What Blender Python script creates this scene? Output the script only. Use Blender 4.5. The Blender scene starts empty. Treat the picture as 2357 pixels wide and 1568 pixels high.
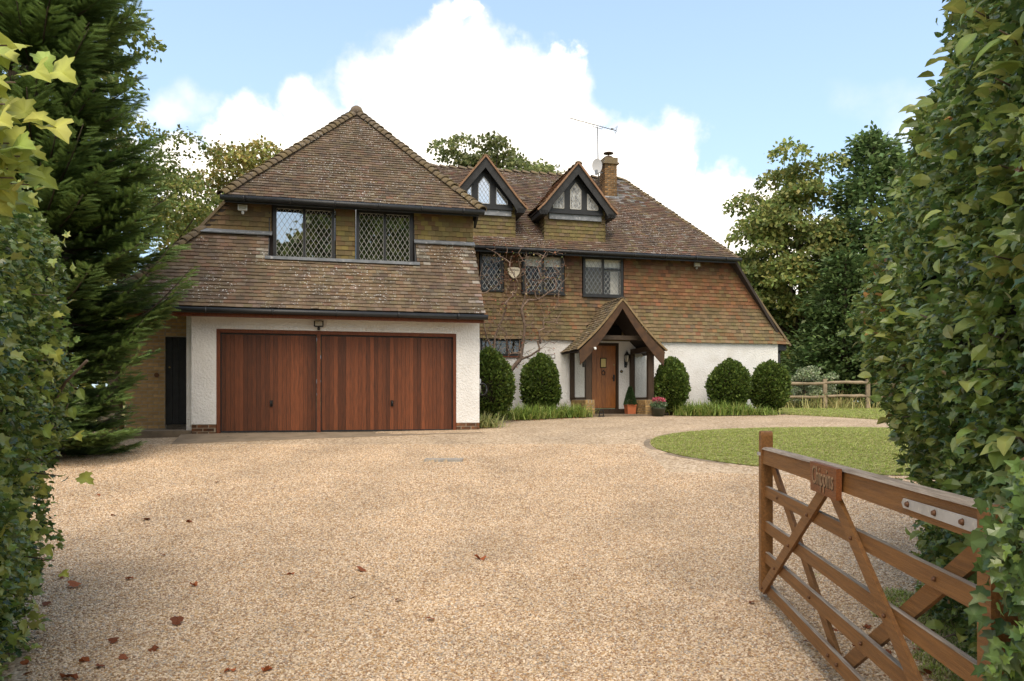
import bpy, math, random
import numpy as np
from mathutils import Vector, Matrix
R = math.radians
random.seed(7); rng = np.random.default_rng(11)
scene = bpy.context.scene
col = scene.collection

# ------------------------------------------------------------------ camera, sky, sun, exposure
cam_d = bpy.data.cameras.new('camera'); cam = bpy.data.objects.new('camera', cam_d); col.objects.link(cam)
cam.location = (0, 0, 1.6); cam.rotation_euler = (R(90), 0, 0)
cam_d.sensor_width = 36; cam_d.lens = 27.49; cam_d.shift_y = 0.0598
cam_d.clip_start = .05; cam_d.clip_end = 3000
scene.camera = cam
scene.view_settings.view_transform = 'Standard'; scene.view_settings.look = 'None'
scene.view_settings.exposure = 1.25; scene.view_settings.gamma = 1
scene.view_settings.use_curve_mapping = False

SUN_EL = R(55); SUN_AZ = R(184); SUN_DIR = Vector((math.sin(SUN_AZ) * math.cos(SUN_EL), math.cos(SUN_AZ) * math.cos(SUN_EL), math.sin(SUN_EL)))
sd = bpy.data.lights.new('sun', 'SUN'); sun = bpy.data.objects.new('sun', sd); col.objects.link(sun)
sd.energy = 1.25; sd.angle = R(40); sd.color = (1, .87, .69)
sun.rotation_euler = SUN_DIR.to_track_quat('Z', 'Y').to_euler(); sun.location = (0, 0, 60)

CX, HY, FP = 1178., 925., 1800.
def pdir(x, y):
    return Vector(((x - CX) / FP, 1, (HY - y) / FP)).normalized()

world = bpy.data.worlds.new('World'); scene.world = world; world.use_nodes = True
def build_world():
    nt = world.node_tree; nt.nodes.clear(); L = nt.links.new
    def N(t, **k):
        n = nt.nodes.new(t)
        for a, b in k.items(): setattr(n, a, b)
        return n
    def mth(op, a, b=None, clamp=False):
        n = N('ShaderNodeMath', operation=op, use_clamp=clamp)
        for i, v in enumerate((a, b)):
            if v is None: continue
            if isinstance(v, (int, float)): n.inputs[i].default_value = v
            else: L(v, n.inputs[i])
        return n.outputs[0]
    tc = N('ShaderNodeTexCoord'); d = tc.outputs['Generated']
    sky = N('ShaderNodeTexSky', sky_type='NISHITA'); sky.sun_disc = False
    sky.sun_elevation = SUN_EL; sky.sun_rotation = math.atan2(SUN_DIR.x, SUN_DIR.y)
    sky.air_density = 1.0; sky.dust_density = 1.2; sky.ozone_density = 1.6
    def wnoise(scale, amp, w):
        n = N('ShaderNodeTexNoise', noise_dimensions='4D'); n.inputs['W'].default_value = w; n.inputs['Scale'].default_value = scale; n.inputs['Detail'].default_value = 6; n.inputs['Roughness'].default_value = .55
        L(tc.outputs['Generated'], n.inputs['Vector']); s_ = N('ShaderNodeVectorMath', operation='SUBTRACT'); L(n.outputs['Color'], s_.inputs[0]); s_.inputs[1].default_value = (.5, .5, .5)
        k_ = N('ShaderNodeVectorMath', operation='SCALE'); L(s_.outputs[0], k_.inputs[0]); k_.inputs['Scale'].default_value = amp; return k_.outputs[0]
    w1 = N('ShaderNodeVectorMath', operation='ADD'); L(d, w1.inputs[0]); L(wnoise(9, .17, .3), w1.inputs[1]); dw = w1.outputs[0]
    blobs = [(1000,330,240),(1010,140,105),(900,235,125),(1130,215,150),(1255,260,160),(1340,128,48),(1215,180,100),
             (690,265,95),(550,340,105),(800,390,200),(1400,420,160),(1540,500,165),(1690,430,90),(1600,620,190),
             (985,70,50),(1075,75,45),(1760,500,105),(470,400,90),(1180,420,260),(620,420,140),(320,380,70),
             (1780,640,130),(1850,600,140),(1930,640,150),(1480,400,120),(1560,380,80),(500,470,120)]
    cl = []
    for x, y, r in blobs:
        c = pdir(x, y); cl.append((c, (pdir(x + r, y) - c).length, 1.0))
    soft = []
    for x, y, r, w in ((2080,290,170,.42),(2200,380,260,.5),(420,255,75,.42),(365,275,60,.36)):
        c = pdir(x, y); soft.append((c, (pdir(x + r, y) - c).length, w))
    rr = random.Random(3)                       # cumulus round the unseen rest of the sky, enlarged for more fill light
    for az in range(50, 320, 18):
        e = rr.uniform(10, 38)
        base = Vector((math.sin(R(az)) * math.cos(R(e)), math.cos(R(az)) * math.cos(R(e)), math.sin(R(e))))
        for k in range(2):
            c = (base + Vector((rr.uniform(-.1, .1), rr.uniform(-.1, .1), rr.uniform(-.05, .08)))).normalized()
            cl.append((c, rr.uniform(.14, .26), 1.0))
    def field(lst):
        acc = None
        for c, r, w in lst:
            n = N('ShaderNodeVectorMath', operation='DISTANCE'); L(dw, n.inputs[0]); n.inputs[1].default_value = c
            v = mth('SUBTRACT', w, mth('MULTIPLY', n.outputs['Value'], w / r))
            acc = v if acc is None else mth('MAXIMUM', acc, v)
        return acc
    def noise(scale, detail=6, rough=.55, w=0.):
        n = N('ShaderNodeTexNoise', noise_dimensions='4D'); n.inputs['W'].default_value = w
        n.inputs['Scale'].default_value = scale; n.inputs['Detail'].default_value = detail; n.inputs['Roughness'].default_value = rough
        L(d, n.inputs['Vector']); return n.outputs['Fac']
    def smooth(v, a, b):
        n = N('ShaderNodeMapRange', interpolation_type='SMOOTHSTEP'); L(v, n.inputs[0])
        n.inputs[1].default_value = a; n.inputs[2].default_value = b; return n.outputs[0]
    n1 = mth('SUBTRACT', noise(14, 8, .6), .5)
    m = mth('ADD', field(cl), mth('MULTIPLY', n1, .8))
    alpha = smooth(m, -.12, .5)
    ms = mth('ADD', field(soft), mth('MULTIPLY', mth('SUBTRACT', noise(7, 5, .5, 3.), .5), .8))
    a2 = mth('MULTIPLY', smooth(ms, .05, .5), .5)
    alpha = mth('MAXIMUM', alpha, a2)
    shade = smooth(mth('ADD', noise(5.5, 5, .5, 1.7), mth('MULTIPLY', m, .12)), .32, .62)
    cc = N('ShaderNodeMix', data_type='RGBA'); L(shade, cc.inputs[0])
    cc.inputs[6].default_value = (.58, .55, .51, 1); cc.inputs[7].default_value = (.82, .755, .67, 1)
    sk = N('ShaderNodeMix', data_type='RGBA', blend_type='MULTIPLY'); sk.inputs[0].default_value = 1
    L(sky.outputs[0], sk.inputs[6]); sk.inputs[7].default_value = (.098, .110, .118, 1)
    # pale veil that thickens towards the horizon
    sx = N('ShaderNodeSeparateXYZ'); L(d, sx.inputs[0])
    veil = N('ShaderNodeMapRange', interpolation_type='SMOOTHSTEP'); L(sx.outputs[2], veil.inputs[0])
    veil.inputs[1].default_value = -.02; veil.inputs[2].default_value = .62; veil.inputs[3].default_value = .66; veil.inputs[4].default_value = .36
    sv = N('ShaderNodeMix', data_type='RGBA'); L(veil.outputs[0], sv.inputs[0]); L(sk.outputs[2], sv.inputs[6]); sv.inputs[7].default_value = (.36, .455, .53, 1)
    mx = N('ShaderNodeMix', data_type='RGBA'); L(alpha, mx.inputs[0]); L(sv.outputs[2], mx.inputs[6]); L(cc.outputs[2], mx.inputs[7])
    bg = N('ShaderNodeBackground'); bg.inputs[1].default_value = 1.0; L(mx.outputs[2], bg.inputs[0])
    out = N('ShaderNodeOutputWorld'); L(bg.outputs[0], out.inputs[0])
build_world()

# ------------------------------------------------------------------ materials
MATS = {}
def pmat(name, c1, c2=None, scale=6., rough=.75, bump=0., bscale=60., attr=None, rnd=0., spec=.3, c3=None, c3scale=3., c3lo=.55, c3hi=.7,
         stretch=None, trans=0., coords='Position', metal=0., lichen=None, bdist=.01, amix=.35, coat=0.):
    if name in MATS: return MATS[name]
    m = bpy.data.materials.new(name); m.use_nodes = True; nt = m.node_tree; nt.nodes.clear(); L = nt.links.new
    N = nt.nodes.new
    out = N('ShaderNodeOutputMaterial'); b = N('ShaderNodeBsdfPrincipled'); L(b.outputs[0], out.inputs[0])
    b.inputs['Roughness'].default_value = rough; b.inputs['Specular IOR Level'].default_value = spec; b.inputs['Metallic'].default_value = metal
    b.inputs['Coat Weight'].default_value = coat
    if coords == 'Position': v = N('ShaderNodeNewGeometry').outputs['Position']
    else: v = N('ShaderNodeTexCoord').outputs[coords]
    if stretch:
        mp = N('ShaderNodeMapping'); L(v, mp.inputs[0]); mp.inputs['Scale'].default_value = stretch; v = mp.outputs[0]
    def noise(s, det=6, rg=.6):
        n = N('ShaderNodeTexNoise'); n.inputs['Scale'].default_value = s; n.inputs['Detail'].default_value = det; n.inputs['Roughness'].default_value = rg
        L(v, n.inputs['Vector']); return n.outputs['Fac']
    def ramp(f, a, bb):
        n = N('ShaderNodeMapRange'); n.interpolation_type = 'SMOOTHSTEP'; L(f, n.inputs[0]); n.inputs[1].default_value = a; n.inputs[2].default_value = bb; return n.outputs[0]
    def mix(f, a, bb, mode='MIX'):
        n = N('ShaderNodeMix'); n.data_type = 'RGBA'; n.blend_type = mode
        for i, x in ((0, f), (6, a), (7, bb)):
            if hasattr(x, 'is_linked') or hasattr(x, 'links'): L(x, n.inputs[i])
            elif i == 0: n.inputs[0].default_value = x
            else: n.inputs[i].default_value = (*x, 1)
        return n.outputs[2]
    cur = None
    if attr:
        a = N('ShaderNodeAttribute'); a.attribute_name = attr; cur = a.outputs['Color']
        if c2 is not None:
            cur = mix(ramp(noise(scale), .35, .7), cur, mix(amix, cur, c2))
    else:
        if c2 is not None: cur = mix(ramp(noise(scale), .32, .68), c1, c2)
        else:
            rgb = N('ShaderNodeRGB'); rgb.outputs[0].default_value = (*c1, 1); cur = rgb.outputs[0]
    if c3 is not None:
        cur = mix(ramp(noise(c3scale, 8, .65), c3lo, c3hi), cur, c3)
    if lichen:      # white crust specks and yellow moss cushions
        vo = N('ShaderNodeTexVoronoi'); vo.inputs['Scale'].default_value = lichen[0]; L(v, vo.inputs['Vector'])
        rgbw = N('ShaderNodeSeparateColor'); L(vo.outputs['Color'], rgbw.inputs[0])
        r_ = N('ShaderNodeMath'); r_.operation = 'MULTIPLY'; L(rgbw.outputs[0], r_.inputs[0]); r_.inputs[1].default_value = .42
        lt = N('ShaderNodeMath'); lt.operation = 'LESS_THAN'; L(vo.outputs['Distance'], lt.inputs[0]); L(r_.outputs[0], lt.inputs[1])
        pat = ramp(noise(lichen[1], 4), lichen[2], lichen[2] + .12)
        g = N('ShaderNodeMath'); g.operation = 'MULTIPLY'; L(lt.outputs[0], g.inputs[0]); L(pat, g.inputs[1])
        g2 = N('ShaderNodeMath'); g2.operation = 'MULTIPLY'; L(g.outputs[0], g2.inputs[0]); L(ramp(noise(9, 3), .42, .55), g2.inputs[1])
        cur = mix(g2.outputs[0], cur, (.50, .48, .44))
        cur = mix(ramp(noise(2.3, 9, .7), .66, .72), cur, (.13, .105, .025))
    if rnd:
        oi = N('ShaderNodeObjectInfo'); hs = N('ShaderNodeHueSaturation'); L(cur, hs.inputs['Color'])
        mr = N('ShaderNodeMapRange'); L(oi.outputs['Random'], mr.inputs[0]); mr.inputs[3].default_value = 1 - rnd; mr.inputs[4].default_value = 1 + rnd
        L(mr.outputs[0], hs.inputs['Value']); cur = hs.outputs[0]
    L(cur, b.inputs['Base Color'])
    if bump:
        bn = N('ShaderNodeBump'); bn.inputs['Strength'].default_value = bump; bn.inputs['Distance'].default_value = bdist
        L(noise(bscale, 5, .6), bn.inputs['Height']); L(bn.outputs[0], b.inputs['Normal'])
    if trans:
        t = N('ShaderNodeBsdfTranslucent'); L(cur, t.inputs[0]); ms = N('ShaderNodeMixShader'); ms.inputs[0].default_value = trans
        L(b.outputs[0], ms.inputs[1]); L(t.outputs[0], ms.inputs[2]); L(ms.outputs[0], out.inputs[0])
    MATS[name] = m; return m
def glass_mat(name, gloss, clear, tint=(.015, .014, .012)):
    if name in MATS: return MATS[name]
    m = bpy.data.materials.new(name); m.use_nodes = True; nt = m.node_tree; nt.nodes.clear(); L = nt.links.new; N = nt.nodes.new
    out = N('ShaderNodeOutputMaterial'); g = N('ShaderNodeBsdfGlossy'); g.inputs['Roughness'].default_value = .015; g.inputs[0].default_value = (.93, .9, .88, 1)
    if clear: d = N('ShaderNodeBsdfTransparent'); d.inputs[0].default_value = (.96, .97, .96, 1)
    else: d = N('ShaderNodeBsdfDiffuse'); d.inputs[0].default_value = (*tint, 1)
    ms = N('ShaderNodeMixShader'); ms.inputs[0].default_value = gloss
    L(d.outputs[0], ms.inputs[1]); L(g.outputs[0], ms.inputs[2]); L(ms.outputs[0], out.inputs[0])
    MATS[name] = m; return m

def mats():
    pmat('tile_roof', (.1,.08,.06), (.05,.042,.034), 3., .85, .5, 90, attr='tc', lichen=(26, .55, .43), amix=.5, bdist=.006)
    pmat('tile_hung', (.1,.08,.06), (.10,.085,.03), 2., .85, .4, 90, attr='tc', amix=.45, bdist=.006)
    pmat('ridge', (.15,.115,.085), (.19,.14,.07), 4., .9, .6, 60, lichen=(30, 1.2, .5))
    pmat('verge_orange', (.30,.17,.10), (.20,.12,.07), 9, .9, .5, 40); pmat('verge_tan', (.27,.19,.10), (.17,.12,.06), 9, .9, .5, 40)
    pmat('deck', (.045,.035,.03), rough=.9)
    pmat('roughcast', (.79,.77,.74), (.72,.695,.66), 2.2, .85, .95, 24, bdist=.03, c3=(.56,.51,.44), c3scale=.9, c3lo=.56, c3hi=.85)
    pmat('brick_buff', (.42,.28,.12), (.30,.19,.08), 9., .9, .5, 70, rnd=.3, coords='Object')
    pmat('brick_side', (.42,.27,.12), (.34,.21,.09), 9., .9, .5, 70, rnd=.2, coords='Object')
    pmat('brick_red', (.19,.075,.03), (.09,.05,.03), 14., .9, .5, 70, rnd=.45, coords='Object')
    pmat('brick_chimney', (.30,.155,.055), (.13,.08,.04), 7., .9, .5, 70, rnd=.4, coords='Object')
    pmat('mortar', (.33,.27,.19), (.25,.2,.14), 20, .95, .4, 90)
    pmat('black_paint', (.012,.012,.013), (.02,.02,.02), 8, .45, .15, 60, spec=.4)
    pmat('black_iron', (.01,.01,.01), rough=.4, spec=.4)
    pmat('dark_void', (.006,.005,.005), rough=.9)
    pmat('lead', (.20,.21,.225), (.13,.14,.15), 5, .6, .3, 30, c3=(.36,.36,.36), c3scale=9)
    pmat('came', (.46,.44,.40), rough=.6)
    pmat('cedar', (.165,.047,.016), (.085,.028,.011), 5., .5, .25, 30, rnd=.42, stretch=(14, 14, .7), coords='Object', spec=.35)
    pmat('cedar_frame', (.17,.05,.018), (.11,.03,.012), 6, .55, .25, 40, stretch=(8, 8, 1))
    pmat('oak_dark', (.035,.02,.010), (.058,.034,.018), 4., .6, .4, 40, stretch=(9, 9, 1.2))
    pmat('oak_beam', (.045,.03,.018), (.07,.05,.034), 4., .65, .4, 40, stretch=(1.2, 9, 9))
    pmat('door_oak', (.34,.125,.028), (.19,.065,.016), 5., .4, .2, 30, rnd=.2, stretch=(16, 16, .8), coords='Object', spec=.45)
    pmat('barge', (.085,.042,.018), (.05,.026,.013), 5., .6, .3, 40)
    pmat('barge_black', (.02,.019,.019), (.035,.034,.034), 6, .6, .5, 40)
    pmat('concrete', (.27,.205,.14), (.19,.145,.095), 2.5, .9, .5, 50, c3=(.10,.09,.05), c3scale=4, c3lo=.6, c3hi=.75)
    pmat('drain', (.36,.33,.29), (.25,.23,.2), 12, .8, .3, 60, c3=(.5,.38,.25), c3scale=14, c3lo=.5, c3hi=.6)
    pmat('slab', (.20,.15,.10), (.13,.10,.07), 4, .9, .4, 50)
    pmat('soil', (.045,.032,.02), (.09,.065,.04), 8, .95, .9, 40, bdist=.03)
    pmat('plank_gate', (.27,.118,.030), (.175,.074,.019), 2.2, .5, .6, 9, stretch=(1.1, 24, 24), spec=.35, coords='Object', c3=(.36,.22,.10), c3scale=3.2, c3lo=.68, c3hi=.72)
    pmat('gate_lit_top', (.46,.37,.28), (.24,.18,.13), 3., .7, .6, 9, stretch=(1.2, 30, 30), coords='Object')  # paler gate wood: brightness of the lit rail tops put into the colour
    pmat('gate_sign', (.26,.085,.02), (.15,.045,.012), 6., .4, .4, 40, stretch=(2, 20, 20), coords='Object')
    pmat('gate_sign_letter', (.42,.27,.15), (.25,.14,.07), 30, .6)
    pmat('galv', (.52,.50,.47), (.42,.40,.37), 9, .5, .1, 40, metal=.25, c3=(.6,.57,.5), c3scale=20)
    pmat('bolt', (.13,.06,.03), rough=.45, metal=.3)
    pmat('gravel', (.47,.345,.225), (.35,.25,.155), .8, .9)
    pmat('gravel_bed', (.30,.205,.13), (.38,.265,.17), 30, .95, .6, 80)
    pmat('grass_ground', (.22,.265,.06), (.31,.31,.10), 1.6, .95, .8, 60, c3=(.40,.34,.15), c3scale=.9, c3lo=.52, c3hi=.76, bdist=.03)
    pmat('meadow', (.21,.22,.065), (.31,.28,.12), .7, .95, .8, 30, c3=(.33,.27,.13), c3scale=.35, c3lo=.48, c3hi=.7, bdist=.03)
    pmat('leaf', (.05,.08,.02), attr='col', rough=.5, spec=.3, trans=.30)
    pmat('leaf_gloss', (.05,.08,.02), attr='col', rough=.26, spec=.6, trans=.36)
    pmat('needle', (.05,.08,.02), attr='col', rough=.5, spec=.3, trans=.28)
    pmat('blade', (.05,.08,.02), attr='col', rough=.5, spec=.2, trans=.3)
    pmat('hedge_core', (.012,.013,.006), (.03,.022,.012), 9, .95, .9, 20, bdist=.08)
    pmat('bark', (.10,.075,.05), (.05,.038,.028), 6, .9, .8, 30, stretch=(4, 4, .8), bdist=.03)
    pmat('twig', (.185,.13,.095), (.09,.062,.046), 9, .85, .4, 60)
    pmat('twig_pale', (.27,.19,.14), (.15,.10,.075), 9, .85, .4, 60)
    pmat('fence_wood', (.34,.26,.17), (.22,.17,.11), 3., .85, .6, 40, c3=(.14,.12,.08), c3scale=6)
    pmat('terracotta', (.48,.15,.06), (.40,.12,.05), 6, .8)
    pmat('green_pot', (.03,.035,.02), (.045,.05,.03), 6, .4)
    pmat('pink', (.55,.10,.16), (.62,.2,.26), 20, .6, trans=.3)
    pmat('white_plastic', (.75,.75,.73), rough=.4)
    pmat('grey_plastic', (.35,.35,.34), rough=.45)
    pmat('cream', (.70,.62,.48), rough=.9)
    pmat('room_wall', (.13,.095,.06), rough=.9); pmat('room_pale', (.36,.30,.22), rough=.9)
    pmat('blind', (.80,.76,.68), (.70,.66,.58), 6, .9)
    pmat('lace', (.62,.62,.60), (.28,.28,.27), 40, .9)
    pmat('metal_aerial', (.20,.20,.20), rough=.4, metal=.6)
    pmat('dish', (.45,.44,.44), rough=.5)
    pmat('lamp_glass', (.55,.5,.4), rough=.2)
    pmat('brass', (.35,.24,.09), rough=.35, metal=.8)
    pmat('dead_leaf', (.30,.085,.025), (.20,.06,.02), 20, .7, rnd=.35, coords='Object', trans=.15)
    pmat('alarm_text', (.03,.04,.06), rough=.7)
    glass_mat('glass_mirror', .46, False); glass_mat('glass_painted_sky', .55, False, (.32,.32,.31)); glass_mat('glass_clear', .03, True); glass_mat('glass_porch', .03, True); glass_mat('glass_dark', .10, False)  # dormer glass: bright sky reflection painted as a pale base colour
mats()
def sweeps(nt, src):
    """worn wheel lines curving up to the house, and damp or dusty patches"""
    g = nt.nodes.new('ShaderNodeNewGeometry'); d = nt.nodes.new('ShaderNodeVectorMath'); d.operation = 'DISTANCE'; nt.links.new(g.outputs['Position'], d.inputs[0]); d.inputs[1].default_value = (13., 10., .5)
    no = nt.nodes.new('ShaderNodeTexNoise'); no.inputs['Scale'].default_value = .55; no.inputs['Detail'].default_value = 6; nt.links.new(g.outputs['Position'], no.inputs['Vector'])
    ad = nt.nodes.new('ShaderNodeMath'); ad.operation = 'MULTIPLY_ADD'; nt.links.new(no.outputs['Fac'], ad.inputs[0]); ad.inputs[1].default_value = 2.2; nt.links.new(d.outputs['Value'], ad.inputs[2])
    sn = nt.nodes.new('ShaderNodeMath'); sn.operation = 'MULTIPLY'; nt.links.new(ad.outputs[0], sn.inputs[0]); sn.inputs[1].default_value = 3.4
    si = nt.nodes.new('ShaderNodeMath'); si.operation = 'SINE'; nt.links.new(sn.outputs[0], si.inputs[0])
    n2 = nt.nodes.new('ShaderNodeTexNoise'); n2.inputs['Scale'].default_value = 1.1; n2.inputs['Detail'].default_value = 7; n2.inputs['Roughness'].default_value = .65; nt.links.new(g.outputs['Position'], n2.inputs['Vector'])
    a = nt.nodes.new('ShaderNodeMath'); a.operation = 'MULTIPLY_ADD'; nt.links.new(si.outputs[0], a.inputs[0]); a.inputs[1].default_value = .06; nt.links.new(n2.outputs['Fac'], a.inputs[2])
    mr = nt.nodes.new('ShaderNodeMapRange'); nt.links.new(a.outputs[0], mr.inputs[0]); mr.inputs[1].default_value = .3; mr.inputs[2].default_value = .7; mr.inputs[3].default_value = .84; mr.inputs[4].default_value = 1.12
    h = nt.nodes.new('ShaderNodeHueSaturation'); h.inputs['Saturation'].default_value = 1.0; nt.links.new(mr.outputs[0], h.inputs['Value']); nt.links.new(src, h.inputs['Color']); return h.outputs[0]
def pebble_mats():
    m = bpy.data.materials.new('pebble'); m.use_nodes = True; nt = m.node_tree; b = nt.nodes['Principled BSDF']; b.inputs['Roughness'].default_value = .7
    oi = nt.nodes.new('ShaderNodeObjectInfo'); cr = nt.nodes.new('ShaderNodeValToRGB'); nt.links.new(oi.outputs['Random'], cr.inputs[0])
    e = cr.color_ramp.elements; e[0].color = (.30,.18,.10,1); e[1].color = (.78,.66,.51,1)
    for p, c in ((.12, (.42,.25,.11,1)), (.27, (.58,.41,.235,1)), (.42, (.44,.305,.19,1)), (.54, (.68,.51,.34,1)), (.68, (.52,.39,.27,1)), (.8, (.73,.58,.41,1)), (.92, (.36,.30,.24,1))):
        x = e.new(p); x.color = c
    cr.color_ramp.interpolation = 'CONSTANT'
    nt.links.new(sweeps(nt, cr.outputs[0]), b.inputs['Base Color']); MATS['pebble'] = m
    # gravel seen from farther: fine cells of the same stones
    m = MATS['gravel']; nt = m.node_tree; b = [n for n in nt.nodes if n.type == 'BSDF_PRINCIPLED'][0]
    src = b.inputs['Base Color'].links[0].from_socket
    g = nt.nodes.new('ShaderNodeNewGeometry'); vo = nt.nodes.new('ShaderNodeTexVoronoi'); vo.inputs['Scale'].default_value = 36
    nt.links.new(g.outputs['Position'], vo.inputs['Vector'])
    sc_ = nt.nodes.new('ShaderNodeSeparateColor'); nt.links.new(vo.outputs['Color'], sc_.inputs[0])
    cr = nt.nodes.new('ShaderNodeValToRGB'); nt.links.new(sc_.outputs[0], cr.inputs[0])
    e = cr.color_ramp.elements; e[0].color = (.10,.06,.03,1); e[1].color = (.74,.60,.46,1)
    for p, c in ((.22, (.35,.23,.125,1)), (.5, (.50,.365,.225,1)), (.78, (.60,.46,.315,1))):
        x = e.new(p); x.color = c
    mx = nt.nodes.new('ShaderNodeMix'); mx.data_type = 'RGBA'; mx.inputs[0].default_value = .7
    nt.links.new(src, mx.inputs[6]); nt.links.new(cr.outputs[0], mx.inputs[7])
    # scattered dark litter and dust patches
    no = nt.nodes.new('ShaderNodeTexNoise'); no.inputs['Scale'].default_value = 2.2; no.inputs['Detail'].default_value = 9; no.inputs['Roughness'].default_value = .75
    nt.links.new(g.outputs['Position'], no.inputs['Vector'])
    mr = nt.nodes.new('ShaderNodeMapRange'); mr.interpolation_type = 'SMOOTHSTEP'; mr.inputs[1].default_value = .55; mr.inputs[2].default_value = .72; mr.inputs[4].default_value = .6
    nt.links.new(no.outputs['Fac'], mr.inputs[0])
    m2 = nt.nodes.new('ShaderNodeMix'); m2.data_type = 'RGBA'; nt.links.new(mr.outputs[0], m2.inputs[0]); nt.links.new(mx.outputs[2], m2.inputs[6]); m2.inputs[7].default_value = (.17,.105,.05,1)
    nt.links.new(sweeps(nt, m2.outputs[2]), b.inputs['Base Color'])
    bp = nt.nodes.new('ShaderNodeBump'); bp.inputs['Strength'].default_value = .8; bp.inputs['Distance'].default_value = .012; bp.invert = True
    nt.links.new(vo.outputs['Distance'], bp.inputs['Height']); nt.links.new(bp.outputs[0], b.inputs['Normal'])
pebble_mats()

# ------------------------------------------------------------------ mesh helpers
def link(name, me, parent=None, mat=None):  # thin pale strip paints the lit top of each lower rail
    o = bpy.data.objects.new(name, me); col.objects.link(o)
    if mat is not None and me is not None and not me.materials: me.materials.append(MATS[mat])
    if parent is not None: o.parent = parent
    return o
def tag(o, label=None, cat=None, group=None, kind=None):
    if label: o['label'] = label
    if cat: o['category'] = cat
    if group: o['group'] = group
    if kind: o['kind'] = kind
    return o
def empty(name, loc, label, cat, group=None, rz=0.):
    o = bpy.data.objects.new(name, None); col.objects.link(o); o.location = loc; o.rotation_euler = (0, 0, rz); o.empty_display_size = .2
    return tag(o, label, cat, group)
def np_mesh(name, V, Fc, colors=None, smooth=False):
    V = np.asarray(V, np.float32); Fc = np.asarray(Fc, np.int32); k = Fc.shape[1]
    me = bpy.data.meshes.new(name)
    me.vertices.add(len(V)); me.vertices.foreach_set('co', V.ravel())
    me.loops.add(Fc.size); me.loops.foreach_set('vertex_index', Fc.ravel())
    me.polygons.add(len(Fc)); me.polygons.foreach_set('loop_start', np.arange(0, Fc.size, k, dtype=np.int32))
    me.polygons.foreach_set('loop_total', np.full(len(Fc), k, np.int32))
    me.polygons.foreach_set('use_smooth', np.full(len(Fc), smooth))
    me.update(calc_edges=True); me.validate()
    if colors is not None:
        a = me.attributes.new('col', 'FLOAT_COLOR', 'POINT'); c = np.ones((len(V), 4), np.float32); c[:, :3] = colors; a.data.foreach_set('color', c.ravel())
    return me
class MB:
    def __init__(s): s.v = []; s.f = []; s.c = []; s.sm = []
    def face(s, idx, smooth=False, c=None): s.f.append(tuple(idx)); s.sm.append(smooth); s.c.append(c)
    def poly(s, pts, c=None):
        n = len(s.v); s.v += [tuple(p) for p in pts]; s.face(range(n, n + len(pts)), c=c)
    def hexa(s, p, c=None):     # p: bottom loop 4, top loop 4
        n = len(s.v); s.v += [tuple(q) for q in p]
        for q in ((3,2,1,0),(4,5,6,7),(0,1,5,4),(1,2,6,5),(2,3,7,6),(3,0,4,7)): s.face([n + i for i in q], c=c)
    def box(s, x0, x1, y0, y1, z0, z1, c=None):
        s.hexa([(x0,y0,z0),(x1,y0,z0),(x1,y1,z0),(x0,y1,z0),(x0,y0,z1),(x1,y0,z1),(x1,y1,z1),(x0,y1,z1)], c)
    def bar(s, a, b, w, h, up=(0,0,1)):      # box along a->b, w across, h along up
        a = Vector(a); b = Vector(b); d = (b - a).normalized(); up = Vector(up); x = d.cross(up).normalized(); z = x.cross(d).normalized()
        x = x * w / 2; z = z * h / 2
        s.hexa([a - x - z, a + x - z, b + x - z, b - x - z, a - x + z, a + x + z, b + x + z, b - x + z])
    def prism(s, pts, off):     # polygon extruded by vector off
        n = len(s.v); k = len(pts); off = Vector(off)
        s.v += [tuple(p) for p in pts] + [tuple(Vector(p) + off) for p in pts]
        s.face(range(n, n + k)); s.face(reversed(range(n + k, n + 2 * k)))
        for i in range(k):
            j = (i + 1) % k; s.face((n + j, n + i, n + k + i, n + k + j))
    def tube(s, pts, rad, sides=6, cap=True):
        pts = [Vector(p) for p in pts]; n0 = len(s.v)
        if not hasattr(rad, '__len__'): rad = [rad] * len(pts)
        prev = None
        for i, p in enumerate(pts):
            d = (pts[min(i + 1, len(pts) - 1)] - pts[max(i - 1, 0)]).normalized()
            x = d.cross(Vector((0, 0, 1))) if abs(d.z) < .95 else d.cross(Vector((1, 0, 0)))
            if prev is not None: x = prev - d * prev.dot(d)
            x.normalize(); prev = x; y = d.cross(x)
            for k in range(sides):
                t = 2 * math.pi * k / sides; s.v.append(tuple(p + (x * math.cos(t) + y * math.sin(t)) * rad[i]))
        for i in range(len(pts) - 1):
            for k in range(sides):
                a = n0 + i * sides + k; b = n0 + i * sides + (k + 1) % sides
                s.face((a, b, b + sides, a + sides), True)
        if cap:
            s.face(reversed(range(n0, n0 + sides))); s.face(range(n0 + (len(pts) - 1) * sides, n0 + len(pts) * sides))
    def lathe(s, c, prof, sides=16):
        c = Vector(c); n0 = len(s.v)
        for r, z in prof:
            for k in range(sides):
                t = 2 * math.pi * k / sides; s.v.append((c.x + r * math.cos(t), c.y + r * math.sin(t), c.z + z))
        for i in range(len(prof) - 1):
            for k in range(sides):
                a = n0 + i * sides + k; b = n0 + i * sides + (k + 1) % sides; s.face((a, b, b + sides, a + sides), True)
        s.face(reversed(range(n0, n0 + sides))); s.face(range(n0 + (len(prof) - 1) * sides, n0 + len(prof) * sides))
    def mesh(s, name, off=(0,0,0), attr=None):
        me = bpy.data.meshes.new(name); o = off
        me.from_pydata([(x + o[0], y + o[1], z + o[2]) for x, y, z in s.v], [], s.f)
        me.polygons.foreach_set('use_smooth', s.sm)
        if attr:
            a = me.attributes.new(attr, 'FLOAT_COLOR', 'FACE')
            a.data.foreach_set('color', [q for c in s.c for q in (*(c or (.1,.1,.1)), 1)])
        return me
    def build(s, name, mat, parent=None, off=(0,0,0), attr=None):
        return link(name, s.mesh(name, off, attr), parent, mat)

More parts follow.
